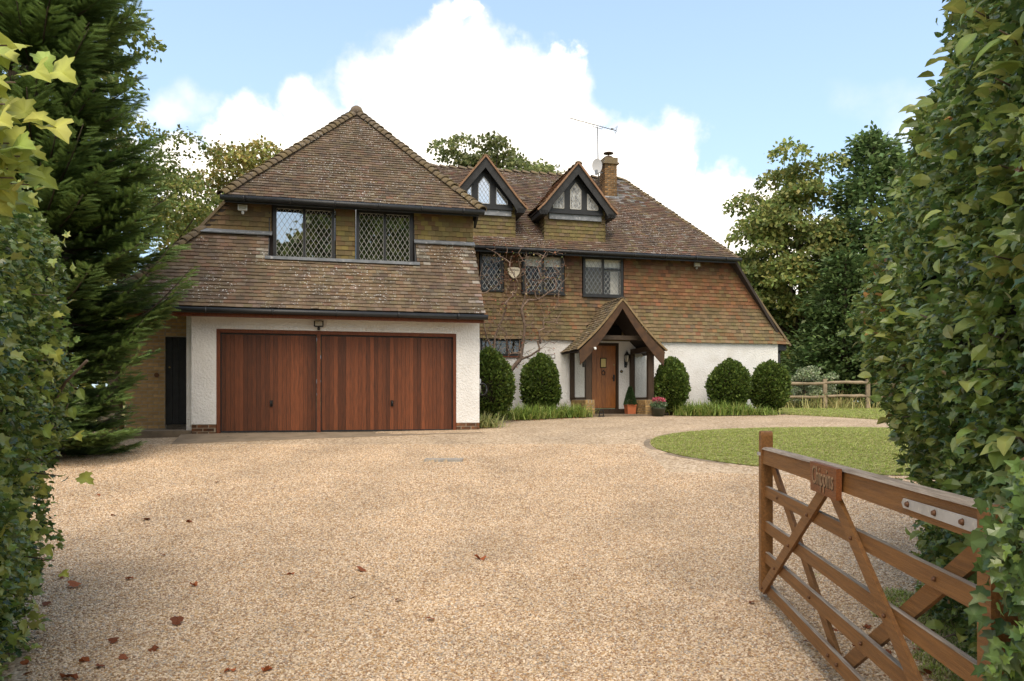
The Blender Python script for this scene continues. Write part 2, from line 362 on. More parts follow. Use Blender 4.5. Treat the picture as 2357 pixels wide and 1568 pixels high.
def rots(dirs, ups=None, roll=None):
    """(n,3,3) matrices whose columns are x (side), y (dir), z (normal)"""
    d = dirs / np.linalg.norm(dirs, axis=1, keepdims=True)
    if ups is None: ups = rng.normal(size=d.shape)
    x = np.cross(d, ups); x /= np.linalg.norm(x, axis=1, keepdims=True) + 1e-9; z = np.cross(x, d)
    return np.stack([x, d, z], axis=2)
def inst(tv, tf, pos, Rm, scale, cols=None):
    n = len(pos); tv = np.asarray(tv, np.float32); tf = np.asarray(tf, np.int32)
    scale = np.asarray(scale, np.float32)
    if scale.ndim == 0: scale = np.full(n, scale)
    V = np.einsum('nij,kj->nki', Rm, tv) * scale[:, None, None] + pos[:, None, :]
    Fc = tf[None] + (np.arange(n) * len(tv))[:, None, None]
    C = None if cols is None else np.repeat(cols, len(tv), axis=0)
    return V.reshape(-1, 3), Fc.reshape(-1, tf.shape[1]), C
def merge(parts):
    V, Fc, C = [], [], []; n = 0
    for v, f, c in parts:
        V.append(v); Fc.append(f + n); C.append(c); n += len(v)
    return np.concatenate(V), np.concatenate(Fc), np.concatenate(C)
def fan(outline, z=0.0, fold=.0):
    pts = [(0, .5, 0)] + [(x, y, abs(x) * fold + (y - .5) ** 2 * z) for x, y in outline]
    k = len(outline); return np.array(pts), np.array([(0, 1 + i, 1 + (i + 1) % k) for i in range(k)])
def mirror(h): return h + [(-x, y) for x, y in reversed(h) if x != 0]
IVY = fan(mirror([(0,0),(.22,-.08),(.42,.12),(.30,.30),(.46,.56),(.20,.58),(0,1)]), -.5, .30)
OVAL = fan(mirror([(0,0),(.24,.18),(.33,.45),(.24,.75),(0,1.05)]), -.45, .30)
HOLLY = fan(mirror([(0,0),(.22,.08),(.17,.22),(.34,.36),(.2,.5),(.32,.68),(.14,.78),(0,1.1)]), -.3, .25)
MAPLE = fan(mirror([(0,.02),(.22,-.12),(.34,.02),(.40,.10),(.56,.14),(.47,.30),(.60,.48),(.52,.60),(.36,.58),(.27,.66),(.26,.86),(.13,.98),(0,1.12)]), -.55, .28)
QUAD = (np.array([(0,0,0),(.34,.5,.08),(0,1,0),(-.34,.5,.08)]), np.array([(0,1,2),(0,2,3)]))
LEAF_GAIN = 1.6
def jitter_cols(base, n, dv=.35, extra=None):
    """per-leaf colours picked from a list of base colours and varied"""
    base = np.array(base) * LEAF_GAIN; c = base[rng.integers(0, len(base), n)] * (1 + rng.uniform(-dv, dv, (n, 1)))
    return np.clip(c * (1 + rng.uniform(-.08, .08, (n, 3))), 0, 1)

# ------------------------------------------------------------------ ground
_gy = np.array([-400, -60, 3.5, 6.2, 16.5, 19, 22.5, 26, 30, 60, 160, 900.]); _gz = np.array([-.1, -.1, -.09, 0, .9, 1.03, 1.18, 1.26, 1.31, 1.42, 1.48, 1.5])
def gz(y):
    y = np.asarray(y, float); s = 0
    for k in (-.8, -.4, 0, .4, .8): s = s + np.interp(y + k, _gy, _gz)
    return s / 5
def G(y): return float(gz(y))
def px_ground(x, y, dz=0.):
    """ground point seen at picture position x, y (2357-wide)"""
    lo, hi = 2., 200.
    for _ in range(50):
        m = (lo + hi) / 2
        if (1.6 - dz - G(m)) * FP / m > y - HY: lo = m
        else: hi = m
    return Vector(((x - CX) / FP * lo, lo, G(lo) + dz))
def sheet(name, ys, xl, xr, nx, dz, mat, kind='structure', jit=0.):
    V = []; Fc = []
    for j, y in enumerate(ys):
        a, b = xl(y), xr(y)
        for i in range(nx + 1): V.append((a + (b - a) * i / nx, y, G(y) + dz + (random.uniform(-jit, jit) if 0 < i < nx else 0)))
    for j in range(len(ys) - 1):
        for i in range(nx):
            k = j * (nx + 1) + i; Fc.append((k, k + 1, k + nx + 2, k + nx + 1))
    o = link(name, np_mesh(name, V, Fc, smooth=True), None, mat); tag(o, kind=kind); return o
ys_all = sorted(set([-400, -200, -100, -60, -30] + list(np.arange(-20, 34, .5)) + list(np.arange(34, 62, 3)) + [80, 110, 160, 260, 500, 900]))
sheet('ground', ys_all, lambda y: -700, lambda y: 700, 8, 0, 'meadow')
# gravel drive: round the circular lawn, up to the house
def drive_right(y):
    if y < 6: return 2.25 + (y - 2) * .2
    if y < 7.5: return 3.05 + (y - 6) * 4
    if y < 18: return 13 - max(0, (y - 12) * .25) if y > 8.5 else 9.05 + (y - 7.5) * 4
    return 11.5 - max(0, y - 18) * .62
sheet('gravel_drive', [-4, -2, 0] + list(np.arange(1, 25.3, .25)), lambda y: -9.5 if y > 7 else -3.4 - max(0, y - 3) * .9, drive_right, 24, .012, 'gravel')
def lawn():
    c = (7.1, 14.75); rx, ry = 4.45, 3.2; mb = MB(); n = 96; rings = 14
    for r in range(rings + 1):
        for k in range(n):
            t = 2 * math.pi * k / n; f = r / rings
            x = c[0] + rx * f * math.cos(t); y = c[1] + ry * f * math.sin(t)
            h = .022 + .03 * math.sin(3 * x) * math.cos(2 * y) * (1 - f) + .10 * (1 - f * f)
            mb.v.append((x, y, G(y) + h))
    for r in range(rings):
        for k in range(n):
            a = r * n + k; b = r * n + (k + 1) % n
            mb.face((a, a + n, b + n, b) if r else (a, a + n, b + n, b), True)
    o = mb.build('lawn', 'grass_ground'); tag(o, kind='structure')
    ed = MB()
    for k in range(n):
        t0, t1 = 2 * math.pi * k / n, 2 * math.pi * (k + .93) / n
        p = []
        for rr in (1.005, 1.03):
            for t in (t0, t1): p.append((c[0] + rx * rr * math.cos(t), c[1] + ry * rr * math.sin(t)))
        q = [p[0], p[2], p[3], p[1]]
        ed.hexa([(x, y, G(y) - .05) for x, y in q] + [(x, y, G(y) + .016 + .006 * math.sin(k * 7)) for x, y in q])
    e = ed.build('edging_stones', 'concrete', o); tag(e, kind='stuff')
    return o
lawn_o = lawn()

# ------------------------------------------------------------------ the house (authored in u along the front, v depth, z world height)
ANG = R(13.8); ZB = .94; P0 = Vector((-4.153, 16.8, 0)); OFF = (0, 0, -ZB)
UX = Vector((math.cos(ANG), math.sin(ANG), 0)); VX = Vector((-math.sin(ANG), math.cos(ANG), 0))
def W(u, v, z=0.): return P0 + UX * u + VX * v + Vector((0, 0, z))
house = empty('house', (P0.x, P0.y, ZB), 'large tile-hung country house with double garage wing and white rendered ground floor', 'house', rz=ANG)
def hb(mb, name, mat, parent=house, attr=None): return mb.build(name, mat, parent, OFF, attr)
def wall_holes(mb, u0, u1, z0, z1, v0, v1, holes):
    us = sorted({u0, u1, *[h[0] for h in holes], *[h[1] for h in holes]}); us = [u for u in us if u0 <= u <= u1]
    zs = sorted({z0, z1, *[h[2] for h in holes], *[h[3] for h in holes]}); zs = [z for z in zs if z0 <= z <= z1]
    solid = lambda i, j: 0 <= i < len(us) - 1 and 0 <= j < len(zs) - 1 and not any(h[0] - 1e-6 <= us[i] and us[i+1] <= h[1] + 1e-6 and h[2] - 1e-6 <= zs[j] and zs[j+1] <= h[3] + 1e-6 for h in holes)
    for i in range(len(us) - 1):
        for j in range(len(zs) - 1):
            if not solid(i, j): continue
            a, b, c, d = us[i], us[i+1], zs[j], zs[j+1]
            mb.poly([(a,v0,c),(b,v0,c),(b,v0,d),(a,v0,d)]); mb.poly([(b,v1,c),(a,v1,c),(a,v1,d),(b,v1,d)])
            if not solid(i-1, j): mb.poly([(a,v1,c),(a,v0,c),(a,v0,d),(a,v1,d)])
            if not solid(i+1, j): mb.poly([(b,v0,c),(b,v1,c),(b,v1,d),(b,v0,d)])
            if not solid(i, j-1): mb.poly([(a,v1,c),(b,v1,c),(b,v0,c),(a,v0,c)])
            if not solid(i, j+1): mb.poly([(a,v0,d),(b,v0,d),(b,v1,d),(a,v1,d)])
camh = Vector(((0 - P0.x) * UX.x + (0 - P0.y) * UX.y, (0 - P0.x) * VX.x + (0 - P0.y) * VX.y, 1.6))
def tiles(parent, name, O, U, S, L, uL, uR, gauge, width, colf, mat, holes=(), bend=None, nsolo=0, thick=.02, lift=.027):
    O, U, S = Vector(O), Vector(U).normalized(), Vector(S).normalized(); Nn = U.cross(S).normalized()
    bend = bend or (lambda s: 0.)
    out = []; k = 0; s = 0.
    while s < L - .02:
        s1 = min(s + gauge * 1.28, L + .03); sm = s + gauge * .5
        a, b = uL(sm), uR(sm); u = a - random.random() * .02 - (width / 2 if k % 2 else 0); u = math.floor(a / width) * width + (width / 2 if k % 2 else 0) - width
        wob = random.uniform(-.004, .004)
        while u < b:
            segs = [(max(u, min(uL(s), uL(s1)) - .0), min(u + width - .004, max(uR(s), uR(s1))))]
            for h in holes:
                if h[2] < sm < h[3]:
                    ns = []
                    for p, q in segs:
                        if q <= h[0] or p >= h[1]: ns.append((p, q)); continue
                        if p < h[0]: ns.append((p, h[0]))
                        if q > h[1]: ns.append((h[1], q))
                    segs = ns
            for p, q in segs:
                if q - p < .025: continue
                pb, qb = max(p, uL(s)), min(q, uR(s)); pt, qt = max(p, uL(s1)), min(q, uR(s1))
                if qb - pb < .01 and qt - pt < .01: continue
                if qb < pb: pb = qb = (pb + qb) / 2
                if qt < pt: pt = qt = (pt + qt) / 2
                j0 = random.uniform(-.004, .005); j1 = random.uniform(-.003, .003); ds = random.gauss(0, .004) + wob
                P = lambda uu, ss, n: O + U * uu + S * ss + Nn * (n + bend(ss))
                pts = [P(pb, s + ds, lift - thick + j0), P(qb, s + ds + random.gauss(0, .002), lift - thick + j0 + j1), P(qt, s1, -.012), P(pt, s1, -.012),
                       P(pb, s + ds, lift + j0), P(qb, s + ds, lift + j0 + j1), P(qt, s1, .002), P(pt, s1, .002)]
                mid = P((p + q) / 2, sm, 0); out.append(((mid - camh).length - (3 if q - p > width * .9 else 0), pts, colf((p + q) / 2, sm, mid)))
            u += width
        s += gauge; k += 1
    out.sort(key=lambda t: t[0])
    for d, pts, c in out[:nsolo]:
        mb = MB(); mb.hexa(pts, c); hb(mb, name, mat, parent, 'tc')
    if len(out) > nsolo:
        mb = MB()
        for d, pts, c in out[nsolo:]: mb.hexa(pts, c)
        tag(hb(mb, name + ('_rows' if nsolo else '_courses'), mat, parent, 'tc'), kind='stuff')
def vary(c, d=.22):
    f = 1 + random.uniform(-d, d); return tuple(min(1, x * f * (1 + random.uniform(-.06, .06))) for x in c)
def lerp(a, b, t): return tuple(x + (y - x) * t for x, y in zip(a, b))
BROWN, OLIVE, TAN, ORANGE, DARK, RED = (.150,.103,.062), (.165,.122,.055), (.185,.130,.074), (.25,.098,.046), (.060,.045,.04), (.16,.07,.042)
def sm_(a, b, x): t = max(0, min(1, (x - a) / (b - a))); return t * t * (3 - 2 * t)

# bricks: one shared mesh each size, one object each brick
_bm = {}
def brick_mesh(l, w, h, mat):
    k = (round(l, 3), w, h, mat)
    if k not in _bm:
        mb = MB(); b = .004; mb.hexa([(-l/2+b,-w/2,-h/2+b),(l/2-b,-w/2,-h/2+b),(l/2,w/2,-h/2),(-l/2,w/2,-h/2),(-l/2+b,-w/2,h/2-b),(l/2-b,-w/2,h/2-b),(l/2,w/2,h/2),(-l/2,w/2,h/2)])
        me = mb.mesh('brick'); me.materials.append(MATS[mat]); _bm[k] = me
    return _bm[k]
def brickwork(parent, org, udir, length, z0, z1, mat, bl=.215, bh=.065, j=.01, holes=(), proud=.006, soldier_top=False):
    """bricks on the face starting at org (u, v), running along udir; face normal is to the right of udir"""
    ud = Vector((*udir, 0)).normalized(); nrm = Vector((ud.y, -ud.x, 0)); rz = math.atan2(ud.y, ud.x)
    z = z0; k = 0
    while z + bh <= z1 + .03:
        x = -(bl + j) / 2 if k % 2 else 0.
        while x < length - .02:
            a, b = max(x, 0), min(x + bl, length)
            if b - a > .04:
                c = Vector((org[0], org[1], 0)) + ud * ((a + b) / 2) + nrm * (proud - .03 + random.uniform(-.002, .002))
                o = bpy.data.objects.new('brick', brick_mesh(round((b - a) / .02) * .02 if b - a < bl - .005 else bl, .06, bh, mat)); col.objects.link(o); o.parent = parent
                o.location = (c.x, c.y, z + bh / 2 - ZB); o.rotation_euler = (0, 0, rz)
            x += bl + j
        z += bh + j; k += 1

# ---- walls
mb = MB()
wall_holes(mb, -2.558, 3.52, 1.13, 3.47, 0, .28, [(-2.075, 2.994, .9, 3.125)])
mb.box(3.24, 3.519, .281, 5, 1.13, 3.47); mb.box(-2.70, -2.45, .281, 1.6, .95, 3.47)
gw = hb(mb, 'garage_wall', 'roughcast')
mb = MB(); mb.box(-2.55, -2.085, .012, .27, .80, 1.128); pl = hb(mb, 'garage_plinth', 'mortar')
mb = MB(); mb.box(3.0, 3.512, .012, .27, .85, 1.128); pl2 = hb(mb, 'garage_plinth', 'mortar')
mb = MB(); mb.box(3.25, 3.508, .28, 5, .85, 1.128); pl3 = hb(mb, 'garage_plinth', 'mortar')
brickwork(pl, (-2.558, .01), (1, 0), .48, .83, 1.125, 'brick_red'); brickwork(pl2, (2.995, .01), (1, 0), .525, .905, 1.125, 'brick_red')
brickwork(pl3, (3.515, .0), (0, 1), 1.0, .905, 1.125, 'brick_red')
# recessed side lobby: brick wall, door, step
mb = MB(); mb.box(-4.05, -3.25, 1.06, 1.3, 1.0, 3.6); mb.box(-3.25, -2.7, 1.06, 1.3, 3.02, 3.6); mb.box(-4.05, -3.8, 1.301, 12, .9, 3.55); lob = hb(mb, 'lobby_wall', 'mortar')
brickwork(lob, (-4.05, 1.06), (1, 0), .80, 1.02, 3.5, 'brick_side'); brickwork(lob, (-3.24, 1.06), (1, 0), .54, 3.04, 3.5, 'brick_side')
mb = MB(); mb.box(-3.245, -2.705, 1.10, 1.15, 1.10, 3.015); sdr = hb(mb, 'side_door', 'black_paint')
for k in range(4):
    mb = MB(); mb.box(-3.235 + k * .132, -3.11 + k * .132, 1.08, 1.099, 1.12, 3.0); hb(mb, 'plank', 'black_paint', sdr)
mb = MB(); mb.tube([(-3.16, 1.075, 2.35), (-3.16, 1.03, 2.35)], [.016, .02], 10); hb(mb, 'door_lock', 'brass', sdr)
mb = MB(); mb.box(-4.15, -2.56, -.05, 1.058, .80, 1.0); hb(mb, 'lobby_step', 'slab')
mb = MB(); mb.box(-4.15, -2.72, -.3, 1.3, 3.5, 3.53); hb(mb, 'lobby_soffit', 'deck')
# ---- garage doors
mb = MB(); mb.box(-2.073, -2.0, .02, .2, .93, 3.12); mb.box(2.925, 2.992, .02, .2, .93, 3.12); mb.box(-2.0, 2.925, .02, .2, 3.05, 3.121); mb.box(-.04, .04, .021, .19, .93, 3.05)
hb(mb, 'garage_frame', 'cedar_frame')
def gdoor(u0, u1, n, hu):
    mb = MB(); mb.box(u0, u1, .10, .12, .955, 3.045)
    for a in ((u0, u0 + .018), (u1 - .018, u1)): mb.box(a[0], a[1], .075, .1, .955, 3.045)
    mb.box(u0, u1, .074, .1, .955, .985); mb.box(u0, u1, .074, .1, 3.02, 3.045)
    d = hb(mb, 'garage_door', 'black_paint'); w = (u1 - u0 - .036) / n
    for k in range(n):
        a = u0 + .018 + k * w; p = MB(); p.hexa([(a+.002,.084,.987),(a+w-.002,.084,.987),(a+w-.002,.1,.987),(a+.002,.1,.987),(a+.002,.084,3.018),(a+w-.002,.084,3.018),(a+w-.002,.1,3.018),(a+.002,.1,3.018)])
        hb(p, 'plank', 'cedar', d).location = (0, random.uniform(-.002, .002), 0)
    h = MB(); h.box(hu - .03, hu + .03, .068, .083, 1.50, 1.63); h.tube([(hu, .07, 1.60), (hu, .03, 1.595), (hu, .028, 1.52)], .014, 8); h.box(hu - .012, hu + .012, .055, .069, 1.50, 1.555)
    hb(h, 'door_handle', 'black_iron', d)
gdoor(-1.998, -.042, 22, -.98); gdoor(.042, 2.922, 33, 1.57)

# ---- lattice windows
def clip(poly, a, b):       # keep the side left of a->b
    out = []; f = lambda p: (b[0]-a[0])*(p[1]-a[1]) - (b[1]-a[1])*(p[0]-a[0])
    for i, p in enumerate(poly):
        q = poly[(i + 1) % len(poly)]; fp, fq = f(p), f(q)
        if fp >= 0: out.append(p)
        if (fp > 0 > fq) or (fp < 0 < fq):
            t = fp / (fp - fq); out.append((p[0] + (q[0]-p[0]) * t, p[1] + (q[1]-p[1]) * t))
    return out
def lattice(parent, polys, v, dw, dh, gmat, tilt=.012, cw=.0066, bias=0.):
    """diamond panes (one object each) and the lead between them; polys are convex, counter-clockwise in (u, z)"""
    lead = MB()
    for poly in polys:
        us = [p[0] for p in poly]; zs = [p[1] for p in poly]; u0, u1, z0, z1 = min(us), max(us), min(zs), max(zs)
        n = max(1, round((u1 - u0) / dw)); w = (u1 - u0) / n; m = max(1, round((z1 - z0) / dh)); h = (z1 - z0) / m
        tx, tz = random.gauss(0, tilt), random.gauss(bias, tilt)
        for i in range(-1, 2 * n + 2):
            for j in range(-1, 2 * m + 2):
                if (i + j) % 2: continue
                c = (u0 + i * w / 2, z0 + j * h / 2); d = [(c[0], c[1]-h/2), (c[0]+w/2, c[1]), (c[0], c[1]+h/2), (c[0]-w/2, c[1])]
                for k in range(len(poly)): d = clip(d, poly[k], poly[(k+1) % len(poly)]) if len(d) > 2 else []
                if len(d) < 3: continue
                ar = abs(sum(d[k][0]*d[(k+1)%len(d)][1] - d[(k+1)%len(d)][0]*d[k][1] for k in range(len(d)))) / 2
                if ar < .0006: continue
                p = MB(); gx, gz_ = tx + random.gauss(0, tilt * .15), tz + random.gauss(0, tilt * .15)
                p.poly([(a, v + (a - c[0]) * gx + (b - c[1]) * gz_, b) for a, b in d]); hb(p, 'pane', gmat, parent)
                for k in range(len(d)):
                    a, b = d[k], d[(k+1) % len(d)]
                    if abs(a[0]-b[0]) > 1e-4 and abs(a[1]-b[1]) > 1e-4 and (a[0] < b[0]): lead.bar((a[0], v - .004, a[1]), (b[0], v - .004, b[1]), cw, .008, (0, 1, 0))
        for k in range(len(poly)):
            a, b = poly[k], poly[(k+1) % len(poly)]; lead.bar((a[0], v - .003, a[1]), (b[0], v - .003, b[1]), cw * 1.3, .01, (0, 1, 0))
    hb(lead, 'lead_came', 'came', parent)
def rect(u0, u1, z0, z1): return [(u0,z0),(u1,z0),(u1,z1),(u0,z1)]
def window(u0, u1, z0, z1, v, casements, gmat, dw=.118, dh=.175, fr=.07, mull=.055, transom=None, sill=True, tilt=.012, bias=0., cw=.0066):
    mb = MB(); mb.box(u0, u0+fr, v-.05, v+.06, z0, z1); mb.box(u1-fr, u1, v-.05, v+.06, z0, z1); mb.box(u0+fr, u1-fr, v-.048, v+.06, z0, z0+fr*.8); mb.box(u0+fr, u1-fr, v-.048, v+.06, z1-fr, z1)
    w = (u1 - u0 - 2*fr - mull*(casements-1)) / casements; polys = []
    for k in range(casements):
        a = u0 + fr + k * (w + mull)
        if k: mb.box(a - mull, a, v-.045, v+.06, z0+fr*.8, z1-fr)
        if transom and k in transom[1]:
            t = transom[0]; mb.box(a, a+w, v-.04, v+.05, t-.02, t+.02); polys += [rect(a, a+w, z0+fr*.8, t-.02), rect(a, a+w, t+.02, z1-fr)]
        else: polys.append(rect(a, a+w, z0+fr*.8, z1-fr))
    o = hb(mb, 'window', 'black_paint')
    lattice(o, polys, v, dw, dh, gmat, tilt, cw=cw, bias=bias)
    if sill:
        s = MB(); s.box(u0-.03, u1+.03, v-.10, v+.05, z0-.05, z0-.002); hb(s, 'sill', 'black_paint', o)
    return o
# ---- garage wing upper floor
mb = MB(); wall_holes(mb, -1.98, 3.5, 4.6, 6.0, .87, 1.0, [(-.99, .36, 4.7, 6.0), (.82, 2.12, 4.7, 6.0)]); mb.box(3.35, 3.5, 1.001, 5, 3.47, 6.0); mb.prism([(-1.98,.87,5.3),(-1.98,.87,5.95),(-2.47,.87,5.38)], (0,.12,0)); uw = hb(mb, 'upper_wall', 'deck')
w1 = window(-.985, .355, 4.775, 5.98, .86, 2, 'glass_mirror', .118, .178, sill=False, tilt=.016, bias=-.03); w2 = window(.825, 2.115, 4.775, 5.98, .86, 2, 'glass_mirror', .118, .178, sill=False, tilt=.016, bias=-.03)
def hung_col_g(u, s, m):
    t = random.random(); k = sm_(5.0, 5.6, m.z)
    c = lerp(OLIVE, lerp(RED, BROWN, .5), .75 * sm_(5.75, 5.95, m.z))
    if t < .25: c = lerp(c, RED, .45)
    elif t < .6: c = lerp(c, (.25,.19,.06), .6)
    if u < -.99: c = lerp(c, (.15,.095,.055), .6)
    return vary(c)
gur = hb((lambda mb: (mb.prism([(-2.0,.50,6.0),(3.66,.50,6.0),(.95,3.43,9.09)], (0,.05,-.05)), mb)[1])(MB()), 'garage_roof', 'deck')
tiles(uw, 'hung_tile', (0,.865,4.6), (1,0,0), (0,0,1), 1.38, lambda s: -2.52 + max(0, (4.6+s-5.36)) / 1.18 if s > .7 else -.9, lambda s: 3.54, .11, .165, hung_col_g, 'tile_hung',
      holes=[(-1.02,.38,0,2),(.80,2.14,0,2),(-3,-1.0,0,.72),(2.1,4,0,.72)], nsolo=0)
def roof_col_g(u, s, m):
    c = BROWN; t = random.random()
    k = sm_(-1.35, -.9, m.x) * (1 - sm_(1.8, 2.3, m.x)) * (1 - sm_(4.75, 4.95, m.z))
    c = lerp(c, TAN, .75 * k * random.uniform(.6, 1.1))
    if t < .12: c = lerp(c, DARK, .38)
    elif t < .22: c = lerp(c, (.20,.15,.11), .6)
    elif t < .30: c = lerp(c, RED, .35)
    if m.x > 3.25 and m.z < 5.4 and random.random() < .45: c = lerp(c, (.36,.32,.27), random.uniform(.3, .85))
    if (-1.3 < m.x < -1.05 or 2.14 < m.x < 2.4) and m.z > 4.6 and m.z < 5.3 and random.random() < .5: c = lerp(c, (.36,.32,.27), random.uniform(.3, .85))
    return vary(c, .11)
# lower front slope (a slight bell-cast curve), with the window recess cut out
SL = Vector((0, 1.3, 1.86)); LL = SL.length; s_of = lambda z: (z - 3.50) / 1.86 * LL
bendg = lambda s: .045 * (1 - s / LL) ** 2 - .03 * math.sin(math.pi * s / LL)
hipL = lambda s: -4.12 + (s / LL * 1.86) / 1.16
mb = MB()
for (a, b, c, d) in ((None, -1.07, 0, LL), (-1.07, 2.17, 0, s_of(4.74)), (2.17, 3.55, 0, LL)):
    sn = SL.normalized(); q0 = Vector((0,-.45,3.50)) + sn * c; q1 = Vector((0,-.45,3.50)) + sn * d
    a0, a1 = (hipL(c), hipL(d)) if a is None else (a, a)
    mb.prism([(a0,q0.y,q0.z-.04),(b,q0.y,q0.z-.04),(b,q1.y,q1.z-.04),(a1,q1.y,q1.z-.04)], (0,.05,-.04))
glr = hb(mb, 'lower_roof', 'deck')
tiles(glr, 'roof_tile', (0,-.45,3.50), (1,0,0), SL, LL, hipL, lambda s: 3.56, .105, .165, roof_col_g, 'tile_roof', holes=[(-1.07,2.17,s_of(4.72),9)], bend=bendg, nsolo=300)
# left side slope of the wing, one plane from eaves to gutter
SS = Vector((1.0, 0, 1.16)); mb = MB(); mb.prism([(-4.12,-.45,3.46),(-2.5,.85,5.32),(-1.95,.85,5.98),(-1.95,8,5.98),(-4.12,8,3.46)], (.06,0,-.05)); lsr = hb(mb, 'side_roof', 'deck')
tiles(lsr, 'roof_tile', (-4.12, 0, 3.50), (0,-1,0), SS, SS.length * 2.2, lambda s: -8., lambda s: .45 - (min(s * SS.normalized().z, 1.86) / 1.86 * 1.3), .105, .165, roof_col_g, 'tile_roof', nsolo=0)
# upper hipped roof
def hipu(s): return s / LU
SU = Vector((0, 2.93, 3.12)); LU = SU.length
tiles(gur, 'roof_tile', (0,.50,6.03), (1,0,0), SU, LU, lambda s: -2.0 + 2.95 * s / LU, lambda s: 3.66 - 2.71 * s / LU, .105, .165, roof_col_g, 'tile_roof', bend=lambda s: .03 * (1 - s / LU) ** 2, nsolo=260)
mb = MB(); mb.prism([(3.66,.5,6.0),(.95,3.43,9.09),(.95,8,9.09),(3.66,8,6.0)], (-.05,0,-.05)); mb.prism([(-2.0,.5,6.0),(.95,3.43,9.09),(.95,8,9.09),(-2.0,8,6.0)], (.05,0,-.05)); hb(mb, 'roof_back', 'tile_roof')
# hip and ridge tiles: one bonnet per course
def bonnet_mesh(r0=.125, r1=.085, l=.24):
    mb = MB(); n = 7
    for (r, y, dz) in ((r0, 0, 0), (r0 - .022, 0, -.004), (r1, l, -.02)):
        for k in range(n):
            t = math.pi * (k / (n - 1)); mb.v.append((math.cos(t) * r, y, math.sin(t) * r * .75 + dz))
    for k in range(n - 1): mb.face((k, k+1, k+1+2*n, k+2*n), True); mb.face((k+n, k+1+n, k+1, k)); 
    me = mb.mesh('bonnet'); me.materials.append(MATS['ridge']); return me
BON = bonnet_mesh()
def bonnets(parent, a, b, step, name, mesh=BON, sink=.02, sc=1.):
    a, b = Vector(a), Vector(b); d = (b - a); L = d.length; d.normalize(); x = d.cross(Vector((0,0,1))).normalized(); z = x.cross(d); n = max(1, int(L / step))
    for k in range(n):
        o = bpy.data.objects.new(name, mesh); col.objects.link(o); o.parent = parent; s = sc * random.uniform(.94, 1.06)
        p = a + d * (k * L / n) + z * (random.uniform(-.008, .008) - sink); m = Matrix((x, d, z)).transposed() @ Matrix.Rotation(random.gauss(0, .035), 3, 'Y')
        o.matrix_local = Matrix.Translation((p.x, p.y, p.z - ZB)) @ m.to_4x4() @ Matrix.Scale(s, 4)
bonnets(gur, (-2.04,.46,6.06), (.95,3.43,9.17), .175, 'hip_tile', sc=1.2); bonnets(gur, (3.70,.46,6.06), (.95,3.43,9.17), .175, 'hip_tile', sc=1.2)
bonnets(glr, (-4.14,-.47,3.52), (-2.5,.85,5.38), .175, 'hip_tile', sc=1.15)
mb = MB(); mb.lathe((.95,3.38,9.14), [(.16,-.1),(.17,0),(.13,.09),(.05,.14)], 10); hb(mb, 'apex_cap', 'ridge', gur)
mb = MB(); mb.bar((-2.52,.84,5.39), (-1.97,.84,6.02), .05, .06); hb(mb, 'corner_edge', 'ridge', gur)
# lead flashings and the sill ledge under the two windows
mb = MB(); mb.hexa([(-2.48,.70,5.27),(-1.0,.70,5.27),(-1.0,.87,5.36),(-2.48,.87,5.36),(-2.48,.69,5.29),(-1.0,.69,5.29),(-1.0,.855,5.395),(-2.48,.855,5.395)])
mb.hexa([(2.14,.70,5.25),(3.56,.70,5.25),(3.56,.87,5.33),(2.14,.87,5.33),(2.14,.69,5.27),(3.56,.69,5.27),(3.56,.855,5.375),(2.14,.855,5.375)]); hb(mb, 'lead_flashing', 'lead')
mb = MB(); mb.hexa([(-1.13,.34,4.69),(2.22,.34,4.69),(2.22,.9,4.70),(-1.13,.9,4.70),(-1.13,.345,4.755),(2.22,.345,4.755),(2.22,.9,4.775),(-1.13,.9,4.775)]); hb(mb, 'lead_sill', 'lead')
for u in (-1.075, 2.155):
    mb = MB(); mb.prism([(u,.40,4.70),(u,.86,4.70),(u,.86,5.97),(u,.83,5.34)], (.02 if u < 0 else -.02, 0, 0)); hb(mb, 'recess_cheek', 'black_paint')
# gutters and fascias
def gutter(a, b, r=.06, name='gutter', brackets=6):
    mb = MB(); a, b = Vector(a), Vector(b); mb.tube([a, b], r, 10)
    for k in range(brackets):
        p = a.lerp(b, (k + .5) / brackets); d = (b - a).normalized(); mb.tube([p - d * .02, p + d * .02], r + .008, 10)
    return hb(mb, name, 'black_paint')
gutter((-4.15,-.52,3.45), (3.60,-.52,3.45)); gutter((-2.05,.43,5.985), (3.72,.43,5.985))
mb = MB(); mb.box(-4.1, 3.53, -.44, -.40, 3.33, 3.50); mb.box(-2.72, 3.53, -.40, -.002, 3.462, 3.472); hb(mb, 'fascia', 'cedar_frame')
mb = MB(); mb.box(-1.97, 3.62, .50, .54, 5.90, 6.03); mb.box(-1.9, 3.6, .541, .84, 5.985, 6.0); mb.prism([(3.62,.40,6.0),(3.62,.95,6.0),(3.62,.95,5.72)], (-.05,0,0)); hb(mb, 'upper_fascia', 'black_paint')

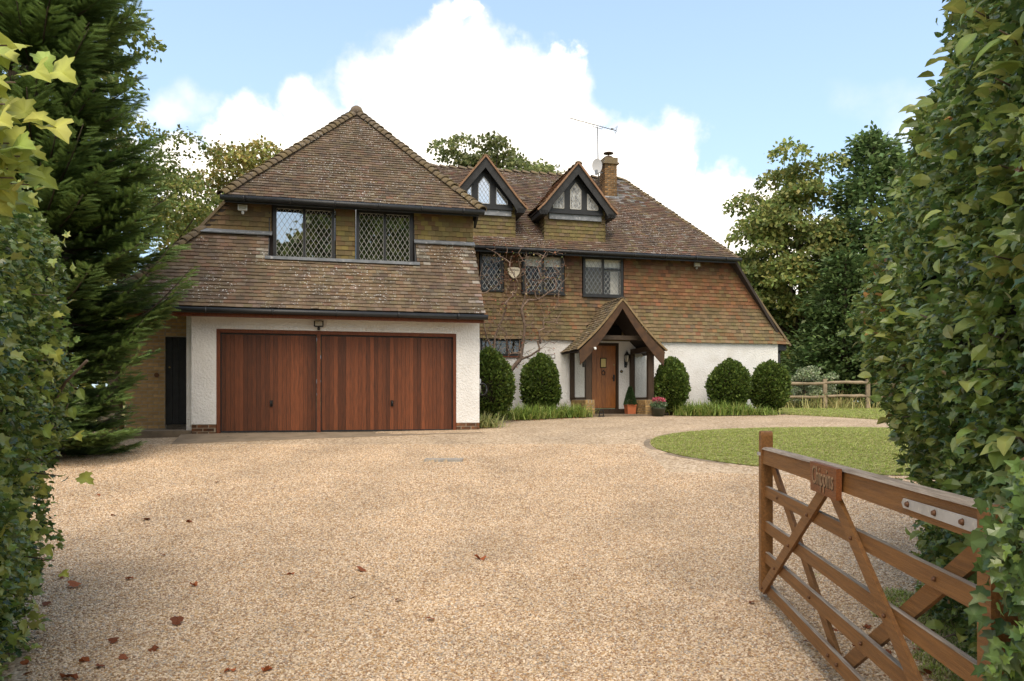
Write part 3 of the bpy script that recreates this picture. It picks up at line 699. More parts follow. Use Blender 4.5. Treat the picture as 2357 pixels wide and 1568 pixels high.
# ---- main range
mwin = [(4.545,5.244),(5.822,7.099),(7.706,8.984)]
mh = [(a-.02, b+.02, 4.80, 5.99) for a, b in mwin]
mb = MB(); wall_holes(mb, 3.51, 14.28, 1.36, 3.44, 5.0, 5.3, [(7.93,8.84,1.36,3.38),(4.55,5.80,2.94,3.44)]); mb.box(14.0, 14.279, 5.301, 12, 1.36, 3.44); mw = hb(mb, 'ground_floor_wall', 'roughcast')
mb = MB(); mb.box(3.52, 7.9, 5.012, 5.29, 1.0, 1.358); mb.box(8.9, 14.27, 5.012, 5.29, 1.0, 1.358); mp = hb(mb, 'plinth', 'mortar')
brickwork(mp, (5.2, 5.01), (1, 0), 2.0, 1.13, 1.35, 'brick_red'); brickwork(mp, (9.5, 5.01), (1, 0), 4.77, 1.13, 1.35, 'brick_red')
mb = MB(); wall_holes(mb, 3.5, 12.7, 3.441, 6.0, 5.03, 5.3, mh); mb.prism([(12.7,5.03,3.441),(14.5,5.03,3.441),(12.7,5.03,5.95)], (0,.27,0)); hw = hb(mb, 'upper_front_wall', 'deck')
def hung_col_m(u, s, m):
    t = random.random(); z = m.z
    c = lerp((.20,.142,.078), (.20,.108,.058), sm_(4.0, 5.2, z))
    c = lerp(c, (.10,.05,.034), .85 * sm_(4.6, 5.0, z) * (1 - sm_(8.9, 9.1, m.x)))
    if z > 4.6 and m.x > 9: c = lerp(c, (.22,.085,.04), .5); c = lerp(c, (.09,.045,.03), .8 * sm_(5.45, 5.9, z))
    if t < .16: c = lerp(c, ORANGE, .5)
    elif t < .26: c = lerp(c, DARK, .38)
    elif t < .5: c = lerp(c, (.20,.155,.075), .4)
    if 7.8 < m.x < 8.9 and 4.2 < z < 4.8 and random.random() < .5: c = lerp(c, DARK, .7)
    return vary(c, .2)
hr = lambda s: 14.66 - s / 1.31
bendm = lambda s: .10 * max(0, 1 - s / .8) ** 2
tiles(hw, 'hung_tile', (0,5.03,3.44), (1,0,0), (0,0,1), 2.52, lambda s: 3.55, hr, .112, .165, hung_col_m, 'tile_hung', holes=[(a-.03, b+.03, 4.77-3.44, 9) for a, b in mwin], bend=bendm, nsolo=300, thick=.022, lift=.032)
def roof_col_m(u, s, m):
    c = lerp(BROWN, (.125,.07,.05), .5); t = random.random()
    if t < .12: c = lerp(c, DARK, .38)
    elif t < .25: c = lerp(c, OLIVE, .55)
    elif t < .34: c = lerp(c, RED, .5)
    elif t < .40: c = lerp(c, (.26,.22,.18), .6)
    if m.x > 9.4 and m.x < 10.4 and m.z > 8 and random.random() < .5: c = lerp(c, (.32,.31,.30), .6)
    return vary(c, .2)
SM = Vector((0, 3.35, 3.23)); LM = SM.length
mb = MB(); mb.prism([(1.5,4.65,6.02),(12.66,4.65,6.02),(10.2,8,9.23),(1.5,8,9.23)], (0,.05,-.05)); mb.prism([(12.66,11.35,6.02),(1.5,11.35,6.02),(1.5,8,9.23),(10.2,8,9.23)], (0,-.05,-.05)); mr = hb(mb, 'main_roof', 'deck')
rz_at = lambda v: 6.05 + (v - 4.65) * 3.23 / 3.35
tiles(mr, 'roof_tile', (0,4.65,6.05), (1,0,0), SM, LM, lambda s: 2.2, lambda s: 12.66 - 2.46 * s / LM, .105, .165, roof_col_m, 'tile_roof', bend=lambda s: .025 * (1 - s / LM) ** 2, nsolo=0)
mb = MB(); mb.prism([(14.62,5.03,3.42),(12.66,4.7,5.98),(10.2,8,9.2),(12.66,11.35,5.98),(14.62,11.0,3.42)], (-.06,0,-.05)); msr = hb(mb, 'side_roof', 'deck')
SR = Vector((-1, 0, 1.31)); Lr = SR.length * 4.45
tiles(msr, 'roof_tile', (14.66, 0, 3.44), (0,1,0), SR, Lr, lambda s: 5.03 if s < 3.2 else 4.7 + 3.3 * (s - 3.2) / (Lr - 3.2), lambda s: 11. if s < 3.2 else 11.3 - 3.3 * (s - 3.2) / (Lr - 3.2), .105, .165, roof_col_m, 'tile_roof')
bonnets(mr, (12.70,4.62,6.07), (10.2,8,9.30), .15, 'hip_tile', sc=.8, sink=.03); bonnets(mr, (3.2,8,9.27), (10.25,8,9.27), .30, 'ridge_tile', sc=1.1)
mb = MB(); mb.bar((14.70,4.97,3.40), (12.66,4.97,6.02), .10, .06); hb(mb, 'corner_edge', 'ridge', msr)
gutter((3.6,4.55,6.0), (12.72,4.55,6.0), .055, brackets=9)
mb = MB(); mb.box(3.6, 12.55, 4.62, 4.66, 5.90, 6.04); mb.box(3.6, 12.5, 4.661, 5.0, 5.985, 6.0); hb(mb, 'main_fascia', 'black_paint')
mb = MB(); mb.tube([(14.62,5.1,3.36),(14.62,11,3.36)], .05, 8); mb.tube([(14.6,5.25,3.34),(14.45,5.2,3.2),(14.42,5.15,2.9),(14.42,5.15,2.5),(14.32,5.1,2.38)], .04, 8); mb.box(14.30, 14.6, 5.05, 5.3, 3.25, 3.43); hb(mb, 'downpipe', 'black_paint')
# windows of the main range with rooms behind them
window(*mwin[0], 4.82, 5.97, 5.04, 1, 'glass_clear', .125, .19, sill=False, cw=.0105); window(*mwin[1], 4.82, 5.97, 5.04, 2, 'glass_clear', .125, .19, cw=.0105)
window(*mwin[2], 4.80, 5.97, 5.04, 2, 'glass_clear', .125, .19, transom=(5.60, (1,)), cw=.0105)
def room(u0, u1, z0, z1, mat, v0=5.301, v1=7.2):
    mb = MB()
    mb.poly([(u0,v1,z0),(u1,v1,z0),(u1,v1,z1),(u0,v1,z1)]); mb.poly([(u0,v0,z0),(u0,v1,z0),(u0,v1,z1),(u0,v0,z1)]); mb.poly([(u1,v0,z0),(u1,v1,z0),(u1,v1,z1),(u1,v0,z1)])
    mb.poly([(u0,v0,z0),(u1,v0,z0),(u1,v1,z0),(u0,v1,z0)]); mb.poly([(u0,v0,z1),(u1,v0,z1),(u1,v1,z1),(u0,v1,z1)])
    return hb(mb, 'room', mat)
room(4.3, 5.5, 4.6, 6.0, 'room_wall'); room(5.6, 7.3, 4.6, 6.0, 'room_wall'); room(7.5, 9.2, 4.6, 6.0, 'room_pale'); room(4.4, 5.9, 2.6, 3.44, 'room_wall')
for a, b, z in ((5.86, 7.06, 5.63), (7.75, 8.94, 5.68)):
    mb = MB(); mb.box(a, b, 5.12, 5.14, z, 5.95); hb(mb, 'blind', 'blind')
mb = MB(); mb.box(4.59, 5.2, 5.12, 5.14, 5.72, 5.95); hb(mb, 'pelmet', 'room_wall')
mb = MB(); mb.box(8.7, 8.96, 5.32, 5.36, 4.75, 5.6); hb(mb, 'curtain', 'blind')
window(4.57, 5.78, 2.97, 3.43, 5.06, 3, 'glass_dark', .125, .19, fr=.05); mb = MB(); mb.box(4.53, 5.84, 4.95, 5.1, 2.90, 2.94); hb(mb, 'tile_sill', 'cedar_frame')
# ---- dormers
def dormer(uc, gmat, lace, half=.94):
    zb, ze, za, vf = 6.32, 7.36, 8.66, 5.0
    mb = MB(); n = len
    mb.prism([(uc-half,vf+.03,zb-.1),(uc+half,vf+.03,zb-.1),(uc+half,vf+.03,ze),(uc,vf+.03,za-.15),(uc-half,vf+.03,ze)], (0,1.0,0)); d = hb(mb, 'dormer', 'deck')
    dc = lambda u, s, m: vary(lerp((.17,.13,.05), BROWN, .2 if random.random() < .7 else .9), .2)
    tiles(d, 'dormer_tile', (uc,vf+.02,zb), (1,0,0), (0,0,1), .70, lambda s: -half-.02, lambda s: half+.02, .11, .165, dc, 'tile_hung', nsolo=0)
    for sg in (-1, 1):   # narrow tiled strips beside the window and the tiled cheeks
        tiles(d, 'dormer_tile', (uc,vf+.02,zb+.70), (1,0,0), (0,0,1), .36, (lambda s: -half-.02) if sg < 0 else (lambda s: half-.12), (lambda s: -half+.12) if sg < 0 else (lambda s: half+.02), .11, .165, dc, 'tile_hung')
        if sg < 0: tiles(d, 'dormer_tile', (uc-half,vf,zb), (0,-1,0), (0,0,1), 1.06, lambda s: -max(.02, (zb+s-6.05)/.964+4.65-vf), lambda s: .02, .11, .165, dc, 'tile_hung')
        else: tiles(d, 'dormer_tile', (uc+half,vf,zb), (0,1,0), (0,0,1), 1.06, lambda s: -.02, lambda s: max(.02, (zb+s-6.05)/.964+4.65-vf), .11, .165, dc, 'tile_hung')
    hw_ = 1.18; run = Vector((hw_, 0, za - ze + .06)); LR = run.length
    bd = lambda s: .05 * max(0, 1 - s / .5) ** 2
    oc = lambda u, s, m: vary(lerp((.25,.125,.068), BROWN, random.choice((.1,.3,.8))), .2)
    rk = hb((lambda mb: (mb.prism([(uc-hw_,4.72,ze-.08),(uc,4.72,za-.02),(uc,7.4,za-.02),(uc-hw_,6.05,ze-.08)], (0,0,-.05)), mb.prism([(uc+hw_,4.72,ze-.08),(uc,4.72,za-.02),(uc,7.4,za-.02),(uc+hw_,6.05,ze-.08)], (0,0,-.05)), mb)[2])(MB()), 'dormer_roof', 'black_paint', d)
    vend = lambda s: 4.65 + (ze - .06 + s * run.z / LR - 6.05) / .964 + .1
    tiles(d, 'dormer_roof_tile', (uc-hw_,0,ze-.06), (0,-1,0), run, LR, lambda s: -vend(s), lambda s: -4.68, .10, .165, oc, 'tile_roof', bend=bd)
    tiles(d, 'dormer_roof_tile', (uc+hw_,0,ze-.06), (0,1,0), (-run.x,0,run.z), LR, lambda s: 4.68, lambda s: vend(s), .10, .165, oc, 'tile_roof', bend=bd)
    bonnets(d, (uc,4.66,za+.0), (uc,7.35,za+.0), .3, 'ridge_tile', sc=1.0, sink=.03)
    # black barge boards
    mb = MB()
    for sg in (-1, 1):
        cur = [(uc+sg*(hw_+.03), ze-.16), (uc+sg*(hw_-.14), ze+.03), (uc, za-.02)]
        inn = [(uc+sg*(hw_-.02), ze-.27), (uc+sg*(hw_-.22), ze-.27), (uc+sg*(hw_-.36), ze-.03), (uc, za-.32)]
        pts = [(x, 4.70, z) for x, z in cur] + [(x, 4.70, z) for x, z in reversed(inn)]
        mb.prism(pts if sg < 0 else pts, (0, .04, 0))
        mb.prism([(uc+sg*(hw_-.02),4.70,ze-.27),(uc+sg*(hw_-.02),4.70,ze-.14),(uc+sg*(hw_-.02),5.9,ze-.14),(uc+sg*(hw_-.02),5.9,ze-.27)], (-sg*.22,0,0))
    hb(mb, 'barge_board', 'barge_black', d)
    for sg in (-1, 1):
        mb = MB(); c_ = [(uc+sg*(hw_+.07), ze-.15), (uc+sg*(hw_-.14), ze+.055), (uc, za+.02)]
        for a_, b_ in zip(c_, c_[1:]): mb.bar((a_[0], 4.69, a_[1]), (b_[0], 4.69, b_[1]), .075, .05, (-sg*.7, 0, .7))
        hb(mb, 'verge', 'verge_orange', d)
    # triangular three-light window
    z0 = 7.36; fr = MB(); fr.prism([(uc-.85,4.95,7.26),(uc+.85,4.95,7.26),(uc+.85,4.95,7.42),(uc,4.95,8.45),(uc-.85,4.95,7.42)], (0,.06,0))
    w = hb(fr, 'window', 'black_paint', d)
    P = [[(uc-.165,z0),(uc+.165,z0),(uc+.165,7.92),(uc,8.14),(uc-.165,7.92)], [(uc-.70,z0),(uc-.37,z0),(uc-.37,7.84),(uc-.70,7.46)], [(uc+.37,z0),(uc+.70,z0),(uc+.70,7.46),(uc+.37,7.84)]]
    lead = MB()
    for p in P:
        mbp = MB(); mbp.poly([(a,4.945,b) for a, b in p]); hb(mbp, 'pane', gmat, d)
        us = [q[0] for q in p]; zs = [q[1] for q in p]; a0, a1, b0, b1 = min(us), max(us), min(zs), max(zs)
        for sgn in (1, -1):
            for k in range(-8, 16):
                # diagonal clipped to the light
                c0 = a0 + k * .11; seg = [(c0, b0), (c0 + sgn * 3, b0 + 3 * 1.5)]
                t0, t1 = 0., 1.
                for i in range(len(p)):
                    A, B = p[i], p[(i+1) % len(p)]; f = lambda q: (B[0]-A[0])*(q[1]-A[1]) - (B[1]-A[1])*(q[0]-A[0]); f0, f1 = f(seg[0]), f(seg[1])
                    if f0 < 0 and f1 < 0: t0 = 2
                    elif f0 < 0: t0 = max(t0, f0/(f0-f1))
                    elif f1 < 0: t1 = min(t1, f0/(f0-f1))
                if t1 - t0 > .01:
                    q = lambda t: (seg[0][0] + (seg[1][0]-seg[0][0])*t, 4.94, seg[0][1] + (seg[1][1]-seg[0][1])*t); lead.bar(q(t0), q(t1), .009, .006, (0,1,0))
        for i in range(len(p)): lead.bar((p[i][0],4.938,p[i][1]), (p[(i+1)%len(p)][0],4.938,p[(i+1)%len(p)][1]), .02, .01, (0,1,0))
    hb(lead, 'lead_came', 'came' if lace else 'grey_plastic', d)
    mb = MB(); mb.box(uc-.86, uc+.86, 4.90, 5.0, 7.20, 7.265); hb(mb, 'sill', 'black_paint', d)
    mb = MB(); mb.hexa([(uc-.82,4.93,7.03),(uc+.82,4.93,7.03),(uc+.82,5.02,7.03),(uc-.82,5.02,7.03),(uc-.82,4.96,7.199),(uc+.82,4.96,7.199),(uc+.82,5.02,7.199),(uc-.82,5.02,7.199)])
    mb.hexa([(uc-half-.05,4.84,6.235),(uc+half+.05,4.84,6.235),(uc+half+.05,5.0,6.33),(uc-half-.05,5.0,6.33),(uc-half-.05,4.83,6.265),(uc+half+.05,4.83,6.265),(uc+half+.05,4.98,6.37),(uc-half-.05,4.98,6.37)])
    hb(mb, 'lead_apron', 'lead', d)
pmat('glass_lace', (.5,.5,.49), (.05,.05,.05), 16, .2, spec=.6, stretch=(1,1,.5))
dormer(4.65, 'glass_painted_sky', False); dormer(7.45, 'glass_lace', True)
# ---- chimney
mb = MB(); mb.box(9.18, 9.575, 7.05, 7.52, 8.0, 9.68); ch = hb(mb, 'chimney', 'mortar')
brickwork(ch, (9.17, 7.045), (1, 0), .42, 8.36, 9.45, 'brick_chimney'); brickwork(ch, (9.175, 7.53), (0, -1), .48, 8.36, 9.45, 'brick_chimney'); brickwork(ch, (9.58, 7.05), (0, 1), .48, 8.36, 9.45, 'brick_chimney')
mb = MB(); mb.box(9.10, 9.65, 6.98, 7.6, 9.47, 9.52); mb.box(9.14, 9.61, 7.01, 7.56, 9.52, 9.68); hb(mb, 'chimney_cap', 'ridge', ch)
mb = MB(); mb.lathe((9.38,7.28,9.68), [(.15,0),(.15,.08),(.12,.10)], 14); mb.tube([(9.38,7.28,9.75),(9.38,7.28,9.88)], .02, 6); mb.lathe((9.38,7.28,9.88), [(.05,-.01),(.17,0),(.16,.025),(.05,.06)], 16); hb(mb, 'chimney_cowl', 'barge', ch)
mb = MB(); mb.hexa([(9.10,6.93,8.14),(9.64,6.93,8.14),(9.64,7.05,8.3),(9.10,7.05,8.3),(9.10,6.90,8.18),(9.64,6.90,8.18),(9.64,7.03,8.40),(9.10,7.03,8.40)]); hb(mb, 'chimney_flashing', 'lead', ch)

# ---- porch
PU, PA = 8.348, 4.50
def pcurve(t, half=1.31):     # 0 at eaves, 1 at ridge: lower part kicks out
    z = 3.06 + (PA - 3.06) * t; x = half * (1 - t) - .085 * math.sin(math.pi * min(1, t * 1.1)) * (1 - .4 * t); return x, z
mb = MB()
for sg in (-1, 1):
    for k in range(8):
        (x0, z0), (x1, z1) = pcurve(k / 8), pcurve((k + 1) / 8)
        mb.prism([(PU+sg*x0,3.47,z0-.03),(PU+sg*x1,3.47,z1-.03),(PU+sg*x1,5.0,z1-.03),(PU+sg*x0,5.0,z0-.03)], (0,0,-.03))
pf = hb(mb, 'porch', 'deck')
def part(name, mat, *boxes):
    mb = MB()
    for b in boxes: mb.box(*b)
    return hb(mb, name, mat, pf)
part('post', 'oak_dark', (7.355, 7.515, 3.72, 3.86, 1.66, 3.05)); part('post', 'oak_dark', (9.255, 9.43, 3.72, 3.86, 1.66, 3.05)); part('post', 'oak_dark', (7.28, 7.41, 4.90, 4.998, 1.66, 3.05)); part('post', 'oak_dark', (9.19, 9.33, 4.90, 4.998, 1.66, 3.05))
part('sill_beam', 'oak_dark', (7.34, 7.50, 3.861, 4.90, 1.66, 1.73)); part('sill_beam', 'oak_dark', (9.25, 9.41, 3.861, 4.90, 1.66, 1.73))
part('wall_plate', 'oak_dark', (7.30, 7.52, 3.55, 4.998, 3.051, 3.20)); part('wall_plate', 'oak_dark', (9.22, 9.44, 3.55, 4.998, 3.051, 3.20))
part('tie_beam', 'oak_beam', (7.50, 9.24, 3.72, 3.86, 3.38, 3.50))
part('gable_dark_sheet', 'dark_void', (7.8, 8.9, 4.9, 4.95, 3.5, 3.9))  # near-black sheet at the back of the porch gable
part('porch_glass', 'glass_porch', (7.42, 7.425, 3.861, 4.90, 1.73, 3.05)); part('porch_glass', 'glass_porch', (9.32, 9.325, 3.861, 4.90, 1.73, 3.05))
mb = MB(); mb.box(7.33, 7.60, 3.71, 4.99, 1.1, 1.655); mb.box(9.16, 9.45, 3.71, 4.99, 1.1, 1.655); lw = hb(mb, 'porch_low_wall', 'mortar')
for (o_, d_, l_) in (((7.325,4.99),(0,-1),1.29), ((7.325,3.705),(1,0),.285), ((9.155,4.99),(0,-1),1.29), ((9.155,3.705),(1,0),.30)):
    brickwork(lw, o_, d_, l_, 1.13, 1.56, 'brick_buff')
    ud = Vector((*d_, 0)); n = int(l_ / .075)
    for k in range(n):     # soldier course on top
        nr = Vector((ud.y, -ud.x, 0)); c = Vector((*o_, 0)) + ud * ((k + .5) * l_ / n) + nr * (-.022)
        o = bpy.data.objects.new('brick', brick_mesh(.065, .06, .09, 'brick_buff')); col.objects.link(o); o.parent = lw; o.location = (c.x, c.y, 1.61 - ZB); o.rotation_euler = (0, 0, math.atan2(ud.y, ud.x))
pc = lambda u, s, m: vary(lerp((.24,.175,.09), (.13,.095,.05), random.choice((0,.2,.5,1))), .25)
rr_ = Vector((1.31, 0, PA - 3.06)); Lp = rr_.length; pb = lambda s: -.085 * math.sin(math.pi * min(1, s / Lp * 1.1)) + .02
tiles(pf, 'porch_tile', (PU-1.33,0,3.05), (0,-1,0), rr_, Lp, lambda s: -5.02, lambda s: -3.46, .10, .165, pc, 'tile_roof', bend=pb, nsolo=140, lift=.02)
tiles(pf, 'porch_tile', (PU+1.33,0,3.05), (0,1,0), (-rr_.x,0,rr_.z), Lp, lambda s: 3.46, lambda s: 5.02, .10, .165, pc, 'tile_roof', bend=pb, lift=.02)
for sg in (-1, 1):
    mb = MB(); top = [pcurve(k / 10, 1.29) for k in range(11)]; bot = [(max(0, x - .03), z - .40 + .018 * t) for t, (x, z) in enumerate(top)]
    for k in range(10):
        a, b, c, d = top[k], top[k+1], bot[k+1], bot[k]
        mb.prism([(PU+sg*a[0],3.44,a[1]-.03),(PU+sg*b[0],3.44,b[1]-.03),(PU+sg*c[0],3.44,c[1]-.03),(PU+sg*d[0],3.44,d[1]-.03)], (0,.05,0))
    hb(mb, 'barge_board', 'barge', pf)
    mb = MB(); c_ = [pcurve(k / 10, 1.36) for k in range(11)]
    for a_, b_ in zip(c_, c_[1:]): mb.bar((PU+sg*a_[0], 3.45, a_[1]+.01), (PU+sg*b_[0], 3.45, b_[1]+.01), .07, .045, (-sg*.7, 0, .7))
    hb(mb, 'verge', 'verge_tan', pf)
bonnets(pf, (PU,3.46,PA+.03), (PU,5.0,PA+.03), .24, 'ridge_tile', sc=.8, sink=.03)
# verge tiles show as a pale edge; front door and its frame
mb = MB(); mb.box(7.93, 7.985, 4.99, 5.1, 1.36, 3.38); mb.box(8.765, 8.838, 4.98, 5.1, 1.36, 3.38); mb.box(7.985, 8.765, 4.985, 5.1, 3.31, 3.38); hb(mb, 'door_frame', 'oak_dark')
mb = MB(); mb.box(7.985, 8.765, 5.06, 5.09, 1.40, 3.31); fd = hb(mb, 'front_door', 'oak_dark')
for k in range(5):
    a = 7.99 + k * .1545; p = MB(); p.box(a, a + .15, 5.04, 5.059, 1.41, 3.30); hb(p, 'plank', 'door_oak', fd)
p = MB(); p.box(8.26, 8.46, 5.028, 5.04, 2.62, 2.93); hb(p, 'door_light_frame', 'oak_dark', fd)
p = MB(); p.box(8.285, 8.435, 5.02, 5.03, 2.65, 2.90); hb(p, 'door_light', 'brass', fd)
p = MB(); p.tube([(8.36+.05*math.cos(t), 5.02, 2.47+.06*math.sin(t)) for t in [k*math.pi/6 for k in range(13)]], .012, 6); p.tube([(8.36,5.04,2.54),(8.36,5.0,2.54)], .02, 8); hb(p, 'knocker', 'black_iron', fd)
p = MB(); p.tube([(8.70,5.04,2.32),(8.70,4.98,2.32)], .02, 8); p.tube([(8.70,4.98,2.32),(8.62,4.975,2.32)], .013, 8); p.box(8.675, 8.725, 5.02, 5.04, 2.22, 2.42); hb(p, 'latch', 'black_iron', fd)
p = MB(); p.tube([(8.70,5.04,2.72),(8.70,5.01,2.72)], .022, 10); hb(p, 'lock', 'brass', fd)
mb = MB(); mb.box(7.60, 9.16, 4.86, 5.06, 1.20, 1.385); hb(mb, 'threshold', 'oak_dark')
mb = MB(); mb.box(7.2, 9.5, 3.55, 4.9, 1.0, 1.24); hb(mb, 'porch_step', 'slab')

# ---- concrete apron in front of the garage, beds along the house
mb = MB()
for k in range(12):
    u0, u1 = -2.75 + k * .515, -2.75 + (k + 1) * .515; f = lambda u: -1.15 + .06 * (u + 2.7)
    g = lambda u, v: W(u, v); p = [W(u0, f(u0)), W(u1, f(u1)), W(u1, .05), W(u0, .05)]
    h = [G(p[0].y) + .02, G(p[1].y) + .02, .945, .945]
    mb.hexa([(q.x, q.y, .3) for q in p] + [(q.x, q.y, max(hh, .02)) for q, hh in zip(p, h)])
tag(mb.build('concrete_apron', 'concrete'), kind='structure')
def bed(name, pts, dz=.03):
    mb = MB(); mb.prism([(p.x, p.y, G(p.y) + dz) for p in pts], (0, 0, -.3)); o = mb.build(name, 'soil'); tag(o, kind='structure')
bed('flower_bed', [W(3.55, 2.2), W(4.6, 2.6), W(6.3, 3.55), W(7.3, 3.6), W(7.3, 5.0), W(3.55, 5.0)])
bed('flower_bed', [W(9.5, 3.75), W(12, 3.65), W(14.6, 3.4), W(15.2, 4.2), W(15.0, 5.0), W(9.5, 5.0)])

# ------------------------------------------------------------------ fixtures on and round the house
def thing(name, u, v, z, label, cat, group=None): 
    p = W(u, v, z); return empty(name, p, label, cat, group, ANG)
def sub(mb, name, mat, parent): return mb.build(name, mat, parent)
def floodlight(u, v, z, label, mat='black_iron', tilt=.3):
    t = thing('floodlight', u, v, z, label, 'floodlight', 'floodlights on the house')
    mb = MB(); mb.hexa([(-.10,-.13,-.06),(.10,-.13,-.06),(.09,-.06,-.07),(-.09,-.06,-.07),(-.10,-.10,.06),(.10,-.10,.06),(.09,-.05,.05),(-.09,-.05,.05)]); sub(mb, 'housing', mat, t)
    mb = MB(); mb.hexa([(-.075,-.138,-.045),(.075,-.138,-.045),(.075,-.128,-.045),(-.075,-.128,-.045),(-.075,-.112,.045),(.075,-.112,.045),(.075,-.104,.045),(-.075,-.104,.045)]); sub(mb, 'lens', 'lamp_glass', t)
    mb = MB(); mb.tube([(0,-.08,-.05),(0,-.02,-.10),(0,.0,-.10)], .018, 6); mb.lathe((0,-.06,-.14), [(.02,0),(.03,.02),(.03,.06)], 8); sub(mb, 'bracket', mat, t)
floodlight(-1.62, .84, 5.86, 'pale floodlight under the upper gutter of the garage wing', 'white_plastic')
floodlight(.0, 0, 3.27, 'black floodlight on white wall above the garage doors')
floodlight(11.4, 5.0, 5.86, 'grey floodlight high on orange hung tiles at right', 'grey_plastic')
def lantern(u, label):
    t = thing('wall_lantern', u, 5.0, 2.9, label, 'lantern', 'pair of porch lanterns')
    mb = MB(); mb.box(-.04, .04, -.02, 0, -.26, .02); mb.tube([(0,-.01,-.2),(0,-.09,-.22),(0,-.14,-.16),(0,-.13,-.1)], .014, 6); sub(mb, 'bracket', 'black_iron', t)
    mb = MB(); mb.lathe((0,-.13,-.10), [(.035,0),(.05,.02),(.075,.2)], 6); sub(mb, 'lamp_glass', 'lamp_glass', t)
    mb = MB()
    for k in range(6):
        a = k * math.pi / 3; mb.tube([(.05*math.cos(a), -.13+.05*math.sin(a), -.09),(.079*math.cos(a), -.13+.079*math.sin(a), .1)], .007, 4)
    mb.lathe((0,-.13,.10), [(.095,0),(.07,.04),(.03,.10),(.012,.12),(.012,.15)], 8); mb.lathe((0,-.13,-.14), [(.01,0),(.03,.04),(.05,.045)], 6); sub(mb, 'cage', 'black_iron', t)
lantern(7.72, 'black coach lantern left of the front door, behind porch post'); lantern(9.06, 'black coach lantern on white wall right of the front door')
def text(body, size, mat, parent, mtx, ext=.002, name='lettering', sx=1.):
    c = bpy.data.curves.new(name, 'FONT'); c.body = body; c.size = size; c.extrude = ext; c.align_x = 'CENTER'; c.align_y = 'CENTER'; c.resolution_u = 3
    tmp = bpy.data.objects.new('tmp', c); col.objects.link(tmp); bpy.context.view_layer.update()
    me = bpy.data.meshes.new_from_object(tmp.evaluated_get(bpy.context.evaluated_depsgraph_get())); bpy.data.objects.remove(tmp); me.name = name
    me.materials.clear(); me.materials.append(MATS[mat]); o = bpy.data.objects.new(name, me); col.objects.link(o); o.parent = parent; o.matrix_local = mtx @ Matrix.Scale(sx, 4, (1, 0, 0)); return o
FRONT = Matrix.Rotation(R(90), 4, 'X')
t = thing('alarm_box', 5.545, 5.0, 5.4, 'cream shield-shaped alarm box between the first two upper windows', 'alarm box')
mb = MB(); mb.prism([(-.19,-.08,.10),(-.12,-.09,.135),(0,-.09,.14),(.12,-.09,.135),(.19,-.08,.10),(.16,-.08,-.04),(.07,-.08,-.15),(0,-.08,-.18),(-.07,-.08,-.15),(-.16,-.08,-.04)], (0,.08,0)); sub(mb, 'casing', 'cream', t)
text('Banham', .085, 'alarm_text', t, Matrix.Translation((0,-.094,.06)) @ FRONT, .001); text('B', .12, 'alarm_text', t, Matrix.Translation((0,-.084,-.05)) @ FRONT, .001)
t = thing('house_sign', 6.58, 5.0, 2.95, 'small white framed name plate on the wall left of porch', 'sign')
mb = MB(); mb.box(-.24, .24, -.02, 0, -.055, .055); sub(mb, 'plate', 'barge', t); mb = MB(); mb.box(-.225, .225, -.025, -.019, -.04, .04); sub(mb, 'face', 'white_plastic', t)
text('CHIPPINS', .07, 'alarm_text', t, Matrix.Translation((0,-.027,0)) @ FRONT, .001)
t = thing('doorbell', 8.93, 5.0, 2.52, 'round dark doorbell on white wall right of the door', 'doorbell')
mb = MB(); mb.tube([(0,0,0),(0,-.02,0)], .045, 14); sub(mb, 'plate', 'black_iron', t); mb = MB(); mb.tube([(0,-.02,0),(0,-.03,0)], .016, 10); sub(mb, 'button', 'brass', t)
t = thing('lobby_bell', -3.42, 1.05, 2.18, 'small round dark bell push on the buff brick lobby wall', 'bell')
mb = MB(); mb.tube([(0,0,0),(0,-.03,0)], .05, 12); sub(mb, 'plate', 'bolt', t)
t = thing('security_camera', 7.50, 3.42, 3.10, 'small white security camera on left porch barge board', 'camera')
mb = MB(); mb.lathe((0,-.06,-.05), [(.012,0),(.032,.012),(.032,.045),(.02,.06)], 12); sub(mb, 'dome', 'white_plastic', t); mb = MB(); mb.box(-.03, .03, -.05, 0, -.0, .03); sub(mb, 'mount', 'white_plastic', t)
t = thing('tv_aerial', 9.0, 7.2, 9.1, 'tall thin rooftop aerial on a pole beside the chimney', 'aerial')
mb = MB(); mb.tube([(0,0,-.2),(-.04,0,1.62)], .018, 6); mb.bar((0,0,.1), (.18,0,.1), .03, .03); sub(mb, 'mast', 'metal_aerial', t)
mb = MB(); mb.tube([(-1.02,-.02,1.82),(.63,.02,1.55)], .013, 5); mb.tube([(-.20,0,1.68),(-.19,0,1.61),(.13,0,1.555),(.14,0,1.63)], .011, 5)
for k in range(16):
    x = -1.0 + k * .095; z = 1.82 - (x + 1.02) * .1636; mb.tube([(x,-.10,z),(x,.10,z)], .004, 4)
for k in range(4): mb.tube([(.62,-.15,1.50+k*.05),(.60,.15,1.50+k*.05)], .006, 4); 
mb.tube([(.60,0,1.42),(.66,0,1.72)], .007, 4); mb.box(.44, .52, -.03, .03, 1.56, 1.61); sub(mb, 'yagi', 'metal_aerial', t)
t = thing('satellite_dish', 9.02, 7.22, 9.38, 'grey satellite dish fixed to left of the chimney', 'satellite dish')
mb = MB(); n0 = 18; mb.v.append((-.12,-.10,0))
for k in range(n0):
    a = 2 * math.pi * k / n0; mb.v.append((-.12+.16*math.cos(a), -.16 - .05 * math.cos(a), .24*math.sin(a)))
for k in range(n0): mb.face((0, 1 + k, 1 + (k + 1) % n0), True)
